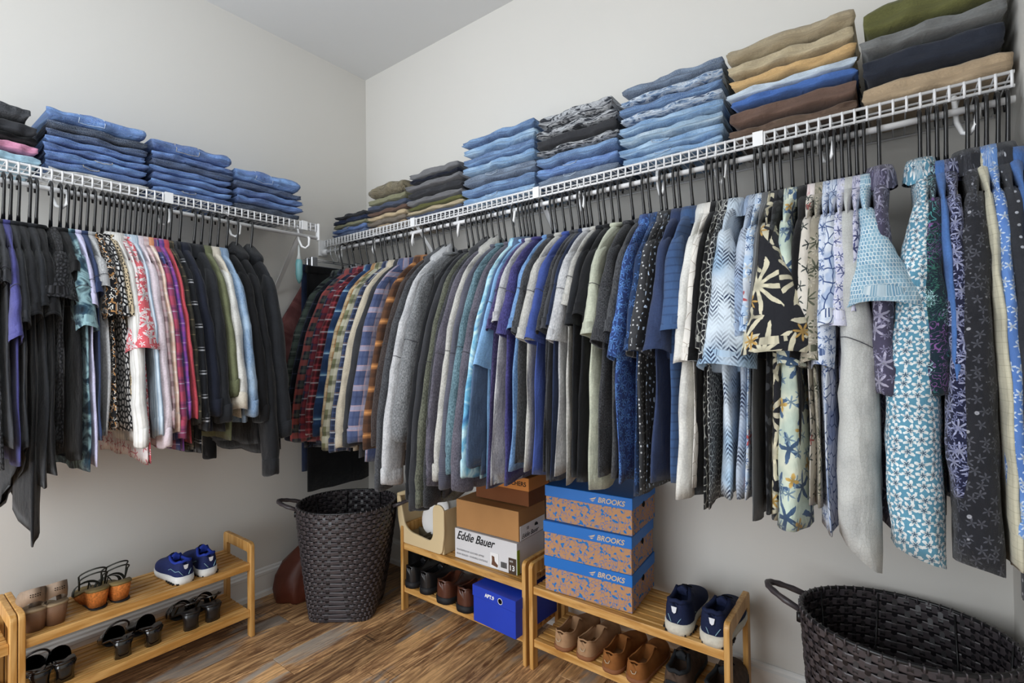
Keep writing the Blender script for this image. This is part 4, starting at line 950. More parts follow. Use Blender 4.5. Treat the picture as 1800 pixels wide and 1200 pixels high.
# ---------------- boxes ----------------
solid('cardboard','#b58656',.8,.2,noise=(8,.06)); solid('card brown','#7b4a2a',.7,.25,noise=(6,.08)); solid('card orange','#d58a45',.6,.3,noise=(6,.08))
solid('box white','#dcdcdf',.5,.4,noise=(4,.05)); solid('box blue','#1f3fb8',.5,.4,noise=(6,.05)); solid('box cobalt','#1b6fc4',.45,.4,noise=(5,.04))
solid('ink black','#17171a',.6,.2); solid('ink grey','#a9a9ad',.6,.2); solid('ink white','#f2f2f2',.6,.2); solid('ink tan','#cdb79c',.6,.2); solid('lime','#9bb03a',.6,.3); solid('hole dark','#0a0a0c',.9,.1); solid('label brown','#4a3a30',.6,.3); solid('print brown','#6a4a38',.6,.3)
n=N('doodle card',.75,.2,coord='Object')
v=n.vec((1,1,1)); nz=n.new('ShaderNodeTexNoise',{'Vector':v,'Scale':30.,'Detail':2.}); vv=n.new('ShaderNodeVectorMath',{0:n.vec((80,80,72)),1:nz.outputs['Color']},operation='ADD').outputs[0]
vo=n.new('ShaderNodeTexVoronoi',{'Vector':vv,'Scale':1.0},feature='DISTANCE_TO_EDGE'); a=n.math('SUBTRACT',1,n.step(vo.outputs['Distance'],.02,.06))
a=n.math('MULTIPLY',a,n.step(n.noise(52,1),.42,.48)); bl=n.step(n.noise(58,1,n.vec((1,1,1),loc=(4,2,1))),.60,.625)
n.col(n.mix(n.math('MAXIMUM',a,bl),'#b98d68','#2f74b8')); MATS['doodle card']=n.m
def shoe_box(label,loc,rz,W,D,Ht,mb_,ml,lid=.035,group=None):
    t=thing('shoe_box',label,'box',loc,rz,group)
    o=MB().box(-W/2+.003,W/2-.003,-D/2+.003,D/2-.003,.0006,Ht-.004).obj('box_body',mb_,t); bev(o,.0012,1)
    if ml:
        o=MB().box(-W/2,W/2,-D/2,D/2,Ht-lid,Ht).obj('lid',ml,t); bev(o,.0015,1)
    return t
for k in range(3):
    lb=['bottom blue-lidded doodle print box on the right rack','middle blue-lidded doodle print box on the right rack','top blue-lidded doodle print box partly behind hanging shirts'][k]
    z0=SZ[1]+.0012+k*.1335
    t=shoe_box(lb,(1.688+[0,.0,.004][k],-.187-[0,.004,-.006][k],z0),.07+[0,.012,-.01][k],.352,.250,.1330,'doodle card','box cobalt',.042,'doodle print boxes')
    text('BROOKS',.026,(.045,-.1256,.133-.032),(PI/2,0,0),'ink tan',t,shear=.25,bold=.0006,ext=.0003)
    MB().add([(.012,-.1258,.108),(.040,-.1258,.118),(.034,-.1258,.110),(.022,-.1258,.107)],[(0,3,2,1)]).add([(.016,-.1258,.104),(.034,-.1258,.106),(.026,-.1258,.100)],[(0,2,1)]).obj('logo_mark','ink tan',t)
    MB().tube([(.1762,-.01,.085),(.1768,-.01,.085)],.011,14).obj('finger_hole','hole dark',t)
# white outdoor-boot box, brown box, orange-lidded box
t=shoe_box('white boot box printed with black script on the middle rack',(1.196,-.196,SZ[1]+.0012),.03,.345,.215,.134,'box white',None)
text('Eddie Bauer',.052,(-.158,-.1062,.086),(PI/2,.0,0),'ink black',t,shear=.45,bold=.0004,sx=.82)
text('WATERPROOF LEATHER UPPER',.011,(-.158,-.1062,.036),(PI/2,0,0),'ink grey',t); text('SEAM SEALED • DURABLE OUTSOLE',.011,(-.158,-.1062,.018),(PI/2,0,0),'ink grey',t)
MB().box(.128,.166,-.1063,-.1055,.002,.066).obj('size_label','label brown',t); text('13',.030,(.130,-.1066,.016),(PI/2,0,0),'ink white',t,bold=.0006); text('SIZE',.009,(.134,-.1066,.050),(PI/2,0,0),'ink white',t)
MB().box(.032,.076,-.1060,-.1055,.006,.068).obj('picture_label','ink white',t)
MB().add([(.038,-.1064,.016),(.070,-.1064,.010),(.073,-.1064,.020),(.056,-.1064,.034),(.054,-.1064,.052),(.040,-.1064,.055),(.041,-.1064,.035)],[(0,1,2,3,4,5,6)]).obj('boot_picture','print brown',t)
for k in range(9): MB().box(.088+k*.0035,.0895+k*.0035,-.1063,-.1055,.016,.040).obj('barcode_bar','ink black',t)
MB().box(.1695,.1705,-.104,-.085,.002,.1).obj('lime_flap','lime',t)
t=shoe_box('plain brown cardboard box on top of the white boot box',(1.200,-.190,SZ[1]+.0012+.1345),.035,.345,.212,.128,'cardboard',None)
MB().box(.1712,.1722,-.096,.096,.002,.062).obj('side_label','ink white',t)
text('Eddie Bauer',.026,(.1725,-.085,.008),(PI/2,0,PI/2),'ink black',t,shear=.4); 
text('10',.018,(.1725,-.05,.036),(PI/2,0,PI/2),'ink black',t)
MB().add([(.1726,.012,.036),(.1726,.040,.034),(.1726,.040,.042),(.1726,.026,.050),(.1726,.014,.046)],[(0,1,2,3,4)]).obj('shoe_picture','ink black',t)
t=shoe_box('dark brown box with an orange lid, topmost of the middle stack',(1.235,-.150,SZ[1]+.0012+.263),.04,.29,.165,.120,'card brown','card orange',.055)
text('SKECHERS',.026,(.012,-.0830,.120-.036),(PI/2,0,0),'ink black',t,bold=.0004)
t=shoe_box('royal blue shoe box on the lower shelf of the middle rack',(1.313,-.225,SZ[0]+.0012),-.05,.235,.30,.150,'box blue','box blue',.045)
text('APT.9',.020,(-.045,-.1505,.120),(PI/2,0,0),'ink white',t,bold=.0008); MB().tube([(.038,-.1500,.126),(.038,-.1506,.126)],.011,14).obj('finger_hole','hole dark',t); MB().tube([(.038+.0115*math.cos(a),-.1503,.126+.0115*math.sin(a)) for a in [i*PI/8 for i in range(16)]],.0013,5,True).obj('hole_ring','ink white',t)

# ---------------- shoes ----------------
solid('leather black','#1c1c1e',.3,.5,coat=.2); solid('leather brown','#4e2b1e',.32,.5,coat=.2,noise=(14,.25)); solid('leather lining','#6d4a38',.7,.2); solid('rubber black','#1b1b1d',.6,.3,bump=(80,.2))
solid('suede tan','#a88565',.95,.05,noise=(40,.12)); solid('suede brown','#8d5c34',.95,.05,noise=(40,.15)); solid('lining tan','#7d5b3d',.9,.1); solid('rubber brown','#8a5a3c',.7,.2)
solid('mesh navy','#1c2440',.85,.2,noise=(250,.25)); solid('mesh indigo','#222b56',.8,.2,noise=(220,.25)); solid('foam white','#dfdfdc',.6,.3,noise=(60,.06)); solid('foam cream','#cfc9ba',.7,.2,noise=(90,.1),bump=(120,.5)); solid('lining navy','#1a2138',.9,.1); solid('lining cobalt','#2d3f9c',.9,.1)
solid('reflective','#e6e9f0',.3,.6); solid('hiker brown','#4b3c33',.8,.2,noise=(60,.3)); solid('hiker dark','#25272a',.8,.2); solid('laces dark','#15161c',.9,.1)
solid('patent black','#0d0d0f',.12,.6,coat=.5); solid('cork','#b06a35',.9,.1,noise=(160,.45)); solid('tan strap','#8f7b69',.6,.3,noise=(120,.1)); solid('stacked tan','#7f6149',.6,.3); solid('insole tan','#9c8669',.6,.3); solid('insole olive','#7c6940',.55,.3); solid('strap grey','#33342f',.6,.3); solid('piping aqua','#8fb6c4',.5,.4)
n=N('stacked heel',.6,.3,coord='Object'); n.col(n.mix(n.step(n.math('FRACT',n.math('MULTIPLY',n.sep()[2],260)),.35,.5),'#6d4e3a','#8c6a50')); MATS['stacked heel']=n.m
def foot_w(t,W):
    T=[(0,.30),(.02,.55),(.05,.72),(.10,.84),(.2,.88),(.35,.84),(.5,.88),(.65,.98),(.75,1.0),(.85,.93),(.92,.76),(.97,.52),(1.0,.22)]
    return W/2*interp(T,t)
def foot_c(t,side): return side*.012*(math.sin(PI*min(1,max(0,(t-.2)/.8)))*.9 - .2)
def sole(parent,L,W,h0,h1,m,side,grow=1.06,z0=0,name='sole',toe=0):
    R=[];ts=[0,.02,.05,.1,.18,.28,.4,.52,.64,.75,.85,.92,.97,1.0]
    V=[];n=len(ts); rings=[]
    for t_ in ts:
        w=foot_w(t_,W)*grow; c=foot_c(t_,side); y=t_*L-(.5-t_)*.004; tz=z0+toe*max(0,t_-.75)**2
        hh=z0+interp([(0,h0),(.3,h0*.95),(.6,h1),(1,h1)],t_)+toe*max(0,t_-.75)**2
        rings.append([(c-w*.94,y,tz),(c-w,y,tz+(hh-tz)*.35),(c-w*.99,y,hh),(c,y,hh),(c+w*.99,y,hh),(c+w,y,tz+(hh-tz)*.35),(c+w*.94,y,tz)])
    return MB().loft(rings).obj(name,m,parent,True)
def shoe(noun,label,loc,rz,side,L,W,mu,ms,ml,hs=.022,hc=.07,hd=.055,ht=.088,tongue=.40,group=None,mtongue=None,laces=None,cat='shoe',pad=.004,extras=None):
    t=thing(noun,label,cat,loc,rz,group)
    sole(t,L,W,hs,hs*.75,ms,side)
    ts=[0,.015,.04,.08,.14,.2,.27,.34,tongue-.01,tongue+.02,tongue+.07,.56,.64,.72,.80,.87,.93,.97,1.0]
    Hc=[(0,hc*.93),(.03,hc),(.12,hd*1.05),(.25,hd),(.34,hd*1.12),(tongue,ht*.93),(tongue+.05,ht*.93),(.6,ht*.66),(.75,ht*.48),(.9,ht*.36),(1.0,ht*.18)]
    rings=[];lin_=[]
    for t_ in ts:
        w=foot_w(t_,W); c=foot_c(t_,side); y=t_*L+.002; h=interp(Hc,t_)+hs*.8; z0=hs*.8
        if t_<.03: y-=.0
        ring=[]
        openk=1 if .012<t_<tongue-.005 else 0
        lean=.86 if t_<tongue else .55
        hw=w*interp([(0,.9),(.1,.86),(.3,.78),(tongue,.62),(.6,.5),(1,.5)],t_)
        if openk:
            o=[(c-w,z0),(c-w*1.01,z0+(h-z0)*.35),(c-(w*.5+hw*.5)*1.02,z0+(h-z0)*.72),(c-hw,h-.003),(c-hw+pad*.8,h+.001)]
            i_=[(c-hw+pad*1.7,h-.004),(c-hw*.86,h-.02),(c-w*.7,z0+.006)]
            ring=o+i_+[(c,z0+.004)]+[(2*c-a,b) for a,b in reversed(i_)]+[(2*c-a,b) for a,b in reversed(o)]
        else:
            k=8
            for q in range(17):
                an=PI*q/16; cx=-math.cos(an); sz=math.sin(an)
                e=.62
                ring.append((c+w*math.copysign(abs(cx)**.8,cx)*(1-.0*sz),z0+(h-z0)*abs(sz)**(.75 if t_>.02 else .5)))
        rings.append([(p[0],y,p[1]) for p in ring])
    MB().loft(rings,True,True,False).obj('upper',mu,t,True)
    # lining: insole patch and inner heel
    R=[]
    for t_ in ts[2:9]:
        w=foot_w(t_,W)*.82; c=foot_c(t_,side); y=t_*L+.003
        R.append([(c-w,y,hs*.8+.012),(c-w*.9,y,hs*.8+.006),(c,y,hs*.8+.0055),(c+w*.9,y,hs*.8+.006),(c+w,y,hs*.8+.012)])
    MB().loft(R,False,False,False).obj('insole',ml,t,True)
    # padded collar rim
    P=[]
    seq=[x for x in ts if .012<x<tongue-.005]
    for s_,sq_ in ((-1,list(reversed(seq))),(1,seq)):
        for t_ in sq_:
            w=foot_w(t_,W); hw=w*interp([(0,.9),(.1,.86),(.3,.78),(tongue,.62)],t_); c=foot_c(t_,side)
            P.append((c+s_*(hw-pad*.8),t_*L+.002,interp(Hc,t_)+hs*.8))
        if s_==-1: P.append((foot_c(0,side),.008,hc+hs*.8))
    MB().tube(P,pad,6).obj('collar_rim',mtongue or mu,t,True)
    if laces:
        for k in range(4):
            t_=tongue+.06+k*.055; w=foot_w(t_,W)*.36; c=foot_c(t_,side); h=interp(Hc,t_)+hs*.8
            MB().tube([(c-w,t_*L,h-.007),(c-w*.4,t_*L,h+.0015),(c+w*.4,t_*L+.004,h+.0015),(c+w,t_*L+.004,h-.007)],.0024,6).obj('lace',laces,t,True)
        # tongue tip
        w=foot_w(tongue,W)*.42; c=foot_c(tongue,side); h=interp(Hc,tongue)+hs*.8
        MB().loft([[(c-w,tongue*L+.014,h-.012),(c,tongue*L+.016,h-.002),(c+w,tongue*L+.014,h-.012)],[(c-w*1.05,tongue*L-.012,h-.002),(c,tongue*L-.012,h+.012),(c+w*1.05,tongue*L-.012,h-.002)],[(c-w*.9,tongue*L-.020,h-.004),(c,tongue*L-.020,h+.010),(c+w*.9,tongue*L-.020,h-.004)],[(c-w*.9,tongue*L-.012,h-.022),(c,tongue*L-.010,h-.012),(c+w*.9,tongue*L-.012,h-.022)]],True,True,False).obj('tongue',mtongue or mu,t,True)
    if extras: extras(t,L,W,hs,hc,side)
    return t
def runner_extra(ms):
    def f(t,L,W,hs,hc,side):
        z=hs*.8
        # heel patch and tab
        MB().add([(-.009,-.0035,z+hc*.80),(.009,-.0035,z+hc*.80),(.006,-.0040,z+hc*.58),(0,-.0042,z+hc*.52),(-.006,-.0040,z+hc*.58)],[(4,3,2,1,0)]).obj('heel_badge','reflective',t)
        for s in (-1,1):
            MB().tube([(s*.010,-.003,z+.012),(s*.022,.006,z+.030),(s*.030,.022,z+.026),(s*.036,.05,z+.034),(s*W*.43,.09,z+.018)],.0012,5).obj('overlay_piping',ms,t,True)
        # tread lugs
        for k in range(5):
            y=.004+k*.018; w=foot_w((k*.06+.02),W)
            for s in (-1,1): MB().box(s*w-.007,s*w+.007,y,y+.010,0,.005).obj('tread_lug','rubber black',t)
    return f
LEFTRZ=PI/2; # local +y (toe) towards the wall: right wall 0, left wall +90deg
def place_R(u,z,y=-.335): P=on(u,1000,1,y); return (P.x,y,z+.0006)
zt=SZ[1]+.0012; zb=SZ[0]+.0012
# navy runners on the right rack
for s,u in ((-1,1184),(1,1250)):
    shoe('running_shoe',('left' if s<0 else 'right')+' shoe of the navy runners with cream soles on the right rack',place_R(u,zt,-.332),.02,s,.285,.098,'mesh navy','foam cream','lining navy',hs=.034,hc=.078,hd=.062,ht=.085,group='navy runners',laces='laces dark',cat='shoe',pad=.0075,extras=runner_extra('piping aqua'))
def moc_extra(t,L,W,hs,hc,side):
    z=hs*.8
    MB().tube([(-.012,-.002,z+.03),(-.006,-.0035,z+.022),(.004,-.0035,z+.024),(.008,-.003,z+.034)],.0011,5).obj('heel_stitch','stitch',t,True)
for (u,s,mm,lb) in ((981,-1,'suede tan','left shoe of the pale tan suede slip-ons on the lower right rack'),(1023,1,'suede tan','right shoe of the pale tan suede slip-ons on the lower right rack'),(1066,-1,'suede brown','left shoe of the brown suede moccasins on the lower right rack'),(1112,1,'suede brown','right shoe of the brown suede moccasins on the lower right rack')):
    shoe('slip_on_shoe',lb,place_R(u,zb,-.335 if mm=='suede tan' else -.345),.03*s,s,.275,.086,mm,'rubber brown','lining tan',hs=.014,hc=.058,hd=.044,ht=.060,tongue=.46,group=mm.replace('suede ','')+' suede shoes',mtongue=mm,pad=.003,extras=moc_extra)
def hik(t,L,W,hs,hc,side):
    MB().box(-.024,.024,-.0045,-.001,hs*.8+.016,hs*.8+.036,.002).obj('heel_panel','hiker dark',t)
for (u,s,lb) in ((1180,-1,'left shoe of the dark brown hiking shoes under the navy runners'),(1252,1,'right shoe of the dark brown hiking shoes under the navy runners')):
    shoe('hiking_shoe',lb,place_R(u,zb,-.34),.03,s,.285,.098,'hiker brown','rubber black','hiker dark',hs=.026,hc=.066,hd=.054,ht=.078,group='dark hiking shoes',mtongue='hiker dark',laces='laces dark',pad=.007,extras=hik)
for (u,s,mm,lb) in ((717,-1,'leather black','left shoe of the black leather pair on the middle rack'),(744,1,'leather black','right shoe of the black leather pair on the middle rack'),(774,-1,'leather brown','left shoe of the brown leather pair on the middle rack'),(811,1,'leather brown','right shoe of the brown leather pair on the middle rack')):
    br=mm=='leather brown'
    shoe('leather_shoe',lb,place_R(u,zb,-.338 if not br else -.352),.06,s,.285,.090 if not br else .106,mm,'rubber black','leather lining',hs=.028,hc=.078,hd=.060,ht=.078,tongue=.44,group=mm.split()[1]+' leather pair',pad=.0035 if not br else .005,laces='laces dark' if not br else None)
# blue running shoes on the left rack (toes to the wall)
def place_L(u,v,z): P=on(u,v,2,z); return P
for s,u in ((-1,322),(1,366)):
    P=on(u,1010,0,.30); 
    shoe('running_shoe',('left' if s<0 else 'right')+' shoe of the blue runners with white soles on the left rack',(.325,P.y,zt),PI/2,s,.245,.082,'mesh indigo','foam white','lining cobalt',hs=.030,hc=.066,hd=.052,ht=.078,group='blue runners',laces='laces dark',mtongue='lining cobalt',pad=.006,extras=runner_extra('piping aqua'))

def heel(noun,label,loc,rz,side,L,W,kind,group):
    """open heeled shoe: local +y toe"""
    t=thing(noun,label,'shoe',loc,rz,group)
    hh={'wedge':.074,'cork':.070,'mule':.070,'strappy':.072}[kind]
    def zi(t_): return interp([(0,hh),(.22,hh*.93),(.45,hh*.55),(.65,.018),(.8,.012),(1,.014)],t_)
    ts=[0,.02,.05,.1,.2,.3,.4,.5,.6,.7,.8,.9,.96,1.0]
    R=[]
    for t_ in ts:
        w=foot_w(t_,W); c=foot_c(t_,side); z=zi(t_); y=t_*L
        R.append([(c-w,y,z-.006),(c-w*1.02,y,z-.002),(c-w*.97,y,z+.002),(c,y,z+.001),(c+w*.97,y,z+.002),(c+w*1.02,y,z-.002),(c+w,y,z-.006)])
    mi={'wedge':'insole tan','cork':'insole olive','mule':'patent black','strappy':'leather black'}[kind]
    MB().loft(R).obj('footbed',mi,t,True)
    if kind in('wedge','cork'):
        R=[]
        for t_ in ts[:11]:
            w=foot_w(t_,W)*.97; c=foot_c(t_,side); z=zi(t_)-.006; y=t_*L; k=.80 if t_<.35 else .95; yb=.012*(1-t_)*(1 if t_<.3 else 0)
            R.append([(c-w*k,y+yb,.004 if kind=='cork' else 0),(c-w*(k+1)/2,y+yb/2,z*.5),(c-w,y,z),(c,y,z),(c+w,y,z),(c+w*(k+1)/2,y+yb/2,z*.5),(c+w*k,y+yb,.004 if kind=='cork' else 0)])
        MB().loft(R).obj('wedge_heel','stacked heel' if kind=='wedge' else 'cork',t,True)
        if kind=='cork': sole(t,L*.97,W*.82,.004,.004,'rubber black',side,1.0,0,'outsole')
        sole(t,L*.4,W*.8,.012,.012,'rubber black',side,1.0,0,'toe_sole').location=(0,L*.60,0)
    else:
        R=[]
        for k_,(sx,z) in enumerate(((.80,0),(.72,hh*.3),(.76,hh*.6),(.95,hh*.92))):
            w=W*.40*sx; y1=L*(.14+.06*k_/3); y0=.006*(3-k_)/3+.001
            R.append([(-w*.5,y0,z),(-w,y0+.008,z),(-w,y1,z),(w,y1,z),(w,y0+.008,z),(w*.5,y0,z)])
        MB().loft(R).obj('block_heel',mi if kind=='mule' else 'leather black',t,True)
        sole(t,L*.42,W*.88,.008,.008,'rubber black',side,1.0,0,'toe_sole').location=(0,L*.58,0)
    def band(t0,t1,hgt,m,nm,th_=.004,yo=0):
        R=[]
        for q in range(13):
            a=PI*q/12; rr_=[]
            for t_,k_ in ((t0,0),((t0+t1)/2,.6),(t1,0)):
                w=foot_w(t_,W)*1.03; c=foot_c(t_,side)
                h=hgt*(1 if t_==t0 else (1-.10*(t_-t0)/max(.01,t1-t0)))
                rr_.append((c-w*math.cos(a),t_*L+yo*math.sin(a),zi(t_)-.004+(h+k_*.002)*math.sin(a)**.75))
            R.append(rr_)
        o=MB().loft(R,False,False,False).obj(nm,m,t,True); md=o.modifiers.new('s','SOLIDIFY'); md.thickness=.0025; return o
    if kind=='wedge':
        band(.56,.86,.050,'tan strap','front_strap')
        R=[]
        for q in range(17):
            a=PI*q/16; y=.135-.140*math.sin(a)**.75; zf=zi(max(0,y/L)); k_=math.sin(a)
            x=W*.5*math.cos(a)*(1.0 if k_<.9 else 1.0)
            lo_=zf-.002+.034*k_**2; hi_=zf+.030+.046*k_**.6
            R.append([(x,y,lo_),(x*1.03,y-.001,(lo_+hi_)/2),(x*.98,y+.002,hi_)])
        o=MB().loft(R,False,False,False).obj('heel_strap','tan strap',t,True); o.modifiers.new('s','SOLIDIFY').thickness=.0025
        for k in range(10):
            MB().tube([((k%5-2)*.006,-.0042+abs(k%5-2)*.0006,hh+.050+.007*(k//5)),((k%5-2)*.006,-.0082+abs(k%5-2)*.0006,hh+.050+.007*(k//5))],.0014,6).obj('perforation','hole dark',t)
    if kind=='cork':
        band(.60,.70,.046,'strap grey','toe_strap'); band(.76,.84,.036,'strap grey','toe_strap')
        MB().tube([(0,.78*L,.02),(0,.7*L,.05),(0,.55*L,.045)],.0022,6).obj('toe_post','strap grey',t,True)
        for dz in (0,.012):
            P=[(W*.5*math.cos(PI*q/12),.09-.06*math.sin(PI*q/12)+dz,hh+.020+.035*math.sin(PI*q/12)+dz) for q in range(13)]
            MB().tube([(W*.47,.11,hh*.7)]+P+[(-W*.47,.11,hh*.7)],.0028,6).obj('ankle_strap','strap grey',t,True)
    if kind=='mule':
        R=[]
        for t_ in (.50,.54,.62,.72,.82,.9,.96,1.0):
            w=foot_w(t_,W)*1.02; c=foot_c(t_,side); h=interp([(.5,.056),(.62,.050),(.8,.036),(.95,.024),(1,.012)],t_)
            R.append([(c-w*math.cos(PI*q/12),t_*L,zi(t_)-.006+h*math.sin(PI*q/12)**.7) for q in range(13)])
        o=MB().loft(R,False,True,False).obj('vamp','patent black',t,True); o.modifiers.new('s','SOLIDIFY').thickness=.002
        P=[(W*.44*math.cos(PI*q/12),.10-.03*math.sin(PI*q/12),hh+.004+.040*math.sin(PI*q/12)) for q in range(13)]
        if label.startswith('left'): MB().tube(P,.0035,6).obj('instep_strap','leather black',t,True)
    if kind=='strappy':
        band(.50,.62,.056,'patent black','instep_strap'); band(.68,.84,.044,'patent black','toe_strap')
        P=[(W*.46*math.cos(PI*q/12),.05-.052*math.sin(PI*q/12),hh+.024+.016*math.sin(PI*q/12)) for q in range(13)]
        MB().tube([(W*.46,.10,hh*.6)]+P+[(-W*.46,.10,hh*.6)],.004,6).obj('heel_strap','patent black',t,True)
        MB().tube([(-W*.5,.09,hh+.012),(-W*.5-.006,.09,hh+.012)],.007,10).obj('buckle','patent black',t,True)
    return t
for (u,v,s,kind,zz,lb,gr) in ((60,1110,-1,'wedge',zt,'left shoe of the tan perforated wedge sandals','tan wedge sandals'),(104,1098,1,'wedge',zt,'right shoe of the tan perforated wedge sandals','tan wedge sandals'),
    (165,1062,-1,'cork',zt,'left shoe of the cork heeled sandals with dark straps','cork sandals'),(212,1050,1,'cork',zt,'right shoe of the cork heeled sandals with dark straps','cork sandals'),
    (217,1155,-1,'mule',zb,'left shoe of the shiny black mules in mid rack','black mules'),(272,1133,1,'mule',zb,'right shoe of the shiny black mules in mid rack','black mules'),
    (330,1100,-1,'strappy',zb,'left shoe of the strappy black heels near the rack end','strappy black heels'),(374,1088,1,'strappy',zb,'right shoe of the strappy black heels near the rack end','strappy black heels'),
    (70,1215,-1,'mule',zb,'left black pump in the bottom left corner','black pumps'),(118,1200,1,'mule',zb,'right black pump in the bottom left corner','black pumps')):
    P=on(u,v,2,zz)
    heel('sandal' if kind in('wedge','cork') else 'heeled_shoe',lb,(.315 if kind!='cork' else .295,P.y+ (.0),zz),PI/2+(.05*s),s,.235,.080,kind,gr)

# ---------------- woven baskets ----------------
n=N('woven strap',.38,.5,coord='Object'); n.col(n.mix(n.noise(30,2),'#37343a','#524a4b')); MATS['woven strap']=n.m
solid('woven upright','#1f1d20',.35,.5)
solid('basket lining','#0c0c0e',.8,.1); solid('basket metal','#1a1a1c',.35,.5)
def basket(label,loc,rz,fn,Ht,rows,cols,handles,noun='laundry_basket',lugs=True):
    """fn(theta, t) -> (x,y) wall outline at height fraction t"""
    t=thing(noun,label,'basket',loc,rz)
    def pt(th,tt,off):
        x,y=fn(th,tt); x2,y2=fn(th+.01,tt); tx,ty=x2-x,y2-y; l=math.hypot(tx,ty) or 1
        return (x+ty/l*off,y-tx/l*off,tt*Ht)
    # body shell lining
    R=[[pt(2*PI*a/64,i/10,-.0028) for a in range(64)] for i in range(11)]
    MB().loft(R,True,False).obj('inner_shell','basket lining',t,True)
    # horizontal bands, weaving over and under the uprights
    hb=MB(); A=cols*4
    for r in range(rows):
        z0=(r+.08)/rows; z1=(r+.92)/rows; V=[];U=[]
        for a in range(A):
            th=2*PI*a/A; ph=(a/4)%2; w=math.sin(2*PI*(a/8.0)+ (PI if r%2 else 0)); off=.0016+.0022*w
            for zz,k in ((z0,0),(z0+.12/rows,1),(z1-.12/rows,1),(z1,0)):
                V.append(pt(th,zz,off+(.0008 if k else -.0006)))
        F=[]
        for a in range(A):
            b=(a+1)%A
            for k in range(3): F.append((a*4+k,b*4+k,b*4+k+1,a*4+k+1))
        hb.add(V,F)
    o=hb.obj('woven_bands','woven strap',t,False); o['kind']='stuff'
    # same weave seen inside
    hb=MB()
    for r in range(rows):
        z0=(r+.08)/rows; z1=(r+.92)/rows; V=[]
        for a in range(A):
            th=2*PI*a/A; w=math.sin(2*PI*(a/8.0)+ (PI if r%2 else 0)); off=-.0050+.0020*w
            for zz,k in ((z0,0),(z0+.12/rows,1),(z1-.12/rows,1),(z1,0)): V.append(pt(th,zz,off-(.0008 if k else -.0006)))
        F=[]
        for a in range(A):
            b=(a+1)%A
            for k in range(3): F.append((a*4+k+1,b*4+k+1,b*4+k,a*4+k))
        hb.add(V,F)
    o=hb.obj('inner_bands','woven strap',t,False); o['kind']='stuff'
    vb=MB()
    for c in range(cols):
        th0=2*PI*(c+.5-.24)/cols; th1=2*PI*(c+.5+.24)/cols
        for sgn in (0,1):
            V=[]; nz=rows*2
            for i in range(nz+1):
                tt=i/nz; base_=(.0026 if sgn==0 else -.0060)
                w=math.sin(PI*(i/2.0*1.0)+PI*.5)  # placeholder wave
                r=i/2.0-.5
                w=-math.cos(PI*r)*(1 if c%2 else -1)
                off=base_+.0024*w*(1 if sgn==0 else 1)
                V+= [pt(th0,tt,off),pt(th1,tt,off)]
            F=[(2*i,2*i+1,2*i+3,2*i+2) if sgn==0 else (2*i+2,2*i+3,2*i+1,2*i) for i in range(nz)]
            vb.add(V,F)
    o=vb.obj('upright_bands','woven upright',t,False); o['kind']='stuff'
    MB().tube([pt(2*PI*a/72,1.0,-.001) for a in range(72)],.0055,7,True).obj('rim','basket metal',t,True)
    rb=MB()
    for a in range(cols):
        th=2*PI*(a+.5)/cols; p=pt(th,1.0,.0035); q=pt(th,1.0,-.0055); e=Vector(pt(th+.02,1.0,0))-Vector(pt(th-.02,1.0,0)); e=e.normalized()*.006
        rb.tube([Vector(p)+Vector((0,0,-.012)),Vector(p)+Vector((0,0,.004)),Vector(q)+Vector((0,0,.005)),Vector(q)+Vector((0,0,-.012))],.0028,5)
    o=rb.obj('rim_wraps','woven strap',t,True); o['kind']='stuff'
    MB().loft([[pt(2*PI*a/64,0.0,0) for a in range(64)],[pt(2*PI*a/64,.012,0) for a in range(64)]]).obj('base','basket lining',t,False)
    for a_ in range(8):
        th=2*PI*(a_+.3)/8
        MB().tube([pt(th,0.02,-.0085),pt(th,.5,-.0085),pt(th,.99,-.0085)],.0025,5).obj('frame_rod','basket metal',t,True)
    for th in handles:
        a0=th-.26; a1=th+.26; p0=Vector(pt(a0,.97,.004)); p1=Vector(pt(a1,.97,.004)); o_=(Vector(pt(th,1,.10))-Vector(pt(th,1,0)))
        P=[]
        for i in range(15):
            f=i/14; b=math.sin(PI*f)**.6; P.append(p0*(1-f)+p1*f+o_*b+Vector((0,0,.028*b)))
        MB().tube(P,[.0085+.0016*(i%2) for i in range(15)],8).obj('handle','woven strap',t,True)
        for p in (p0,p1): MB().tube([p+Vector((0,0,-.01)),p+Vector((0,0,-.035))],.008,8).obj('handle_knot','basket metal',t,True)
    return t
def sup(th,a,b,e): 
    c,s=math.cos(th),math.sin(th); return (a*math.copysign(abs(c)**e,c),b*math.copysign(abs(s)**e,s))
def ham(th,t):
    k=min(1,t/.9)**.8; x0,y0=sup(th,.146,.150,.32); x1,y1=sup(th,.232,.205,.95); return (x0*(1-k)+x1*k,y0*(1-k)+y1*k)
basket('tall dark woven hamper with open top in the corner',(.455,-.465,0),YAW+.02,ham,.512,24,56,[PI*1.02,.05],'laundry_hamper')
def b2(th,t):
    k=t; x0,y0=sup(th,.20,.155,.6); x1,y1=sup(th,.235,.198,1.0); return (x0*(1-k)+x1*k,y0*(1-k)+y1*k)
basket('large black woven laundry basket at the bottom right',(2.612,-.240,0),0,b2,.50,19,56,[PI*.97,.03])

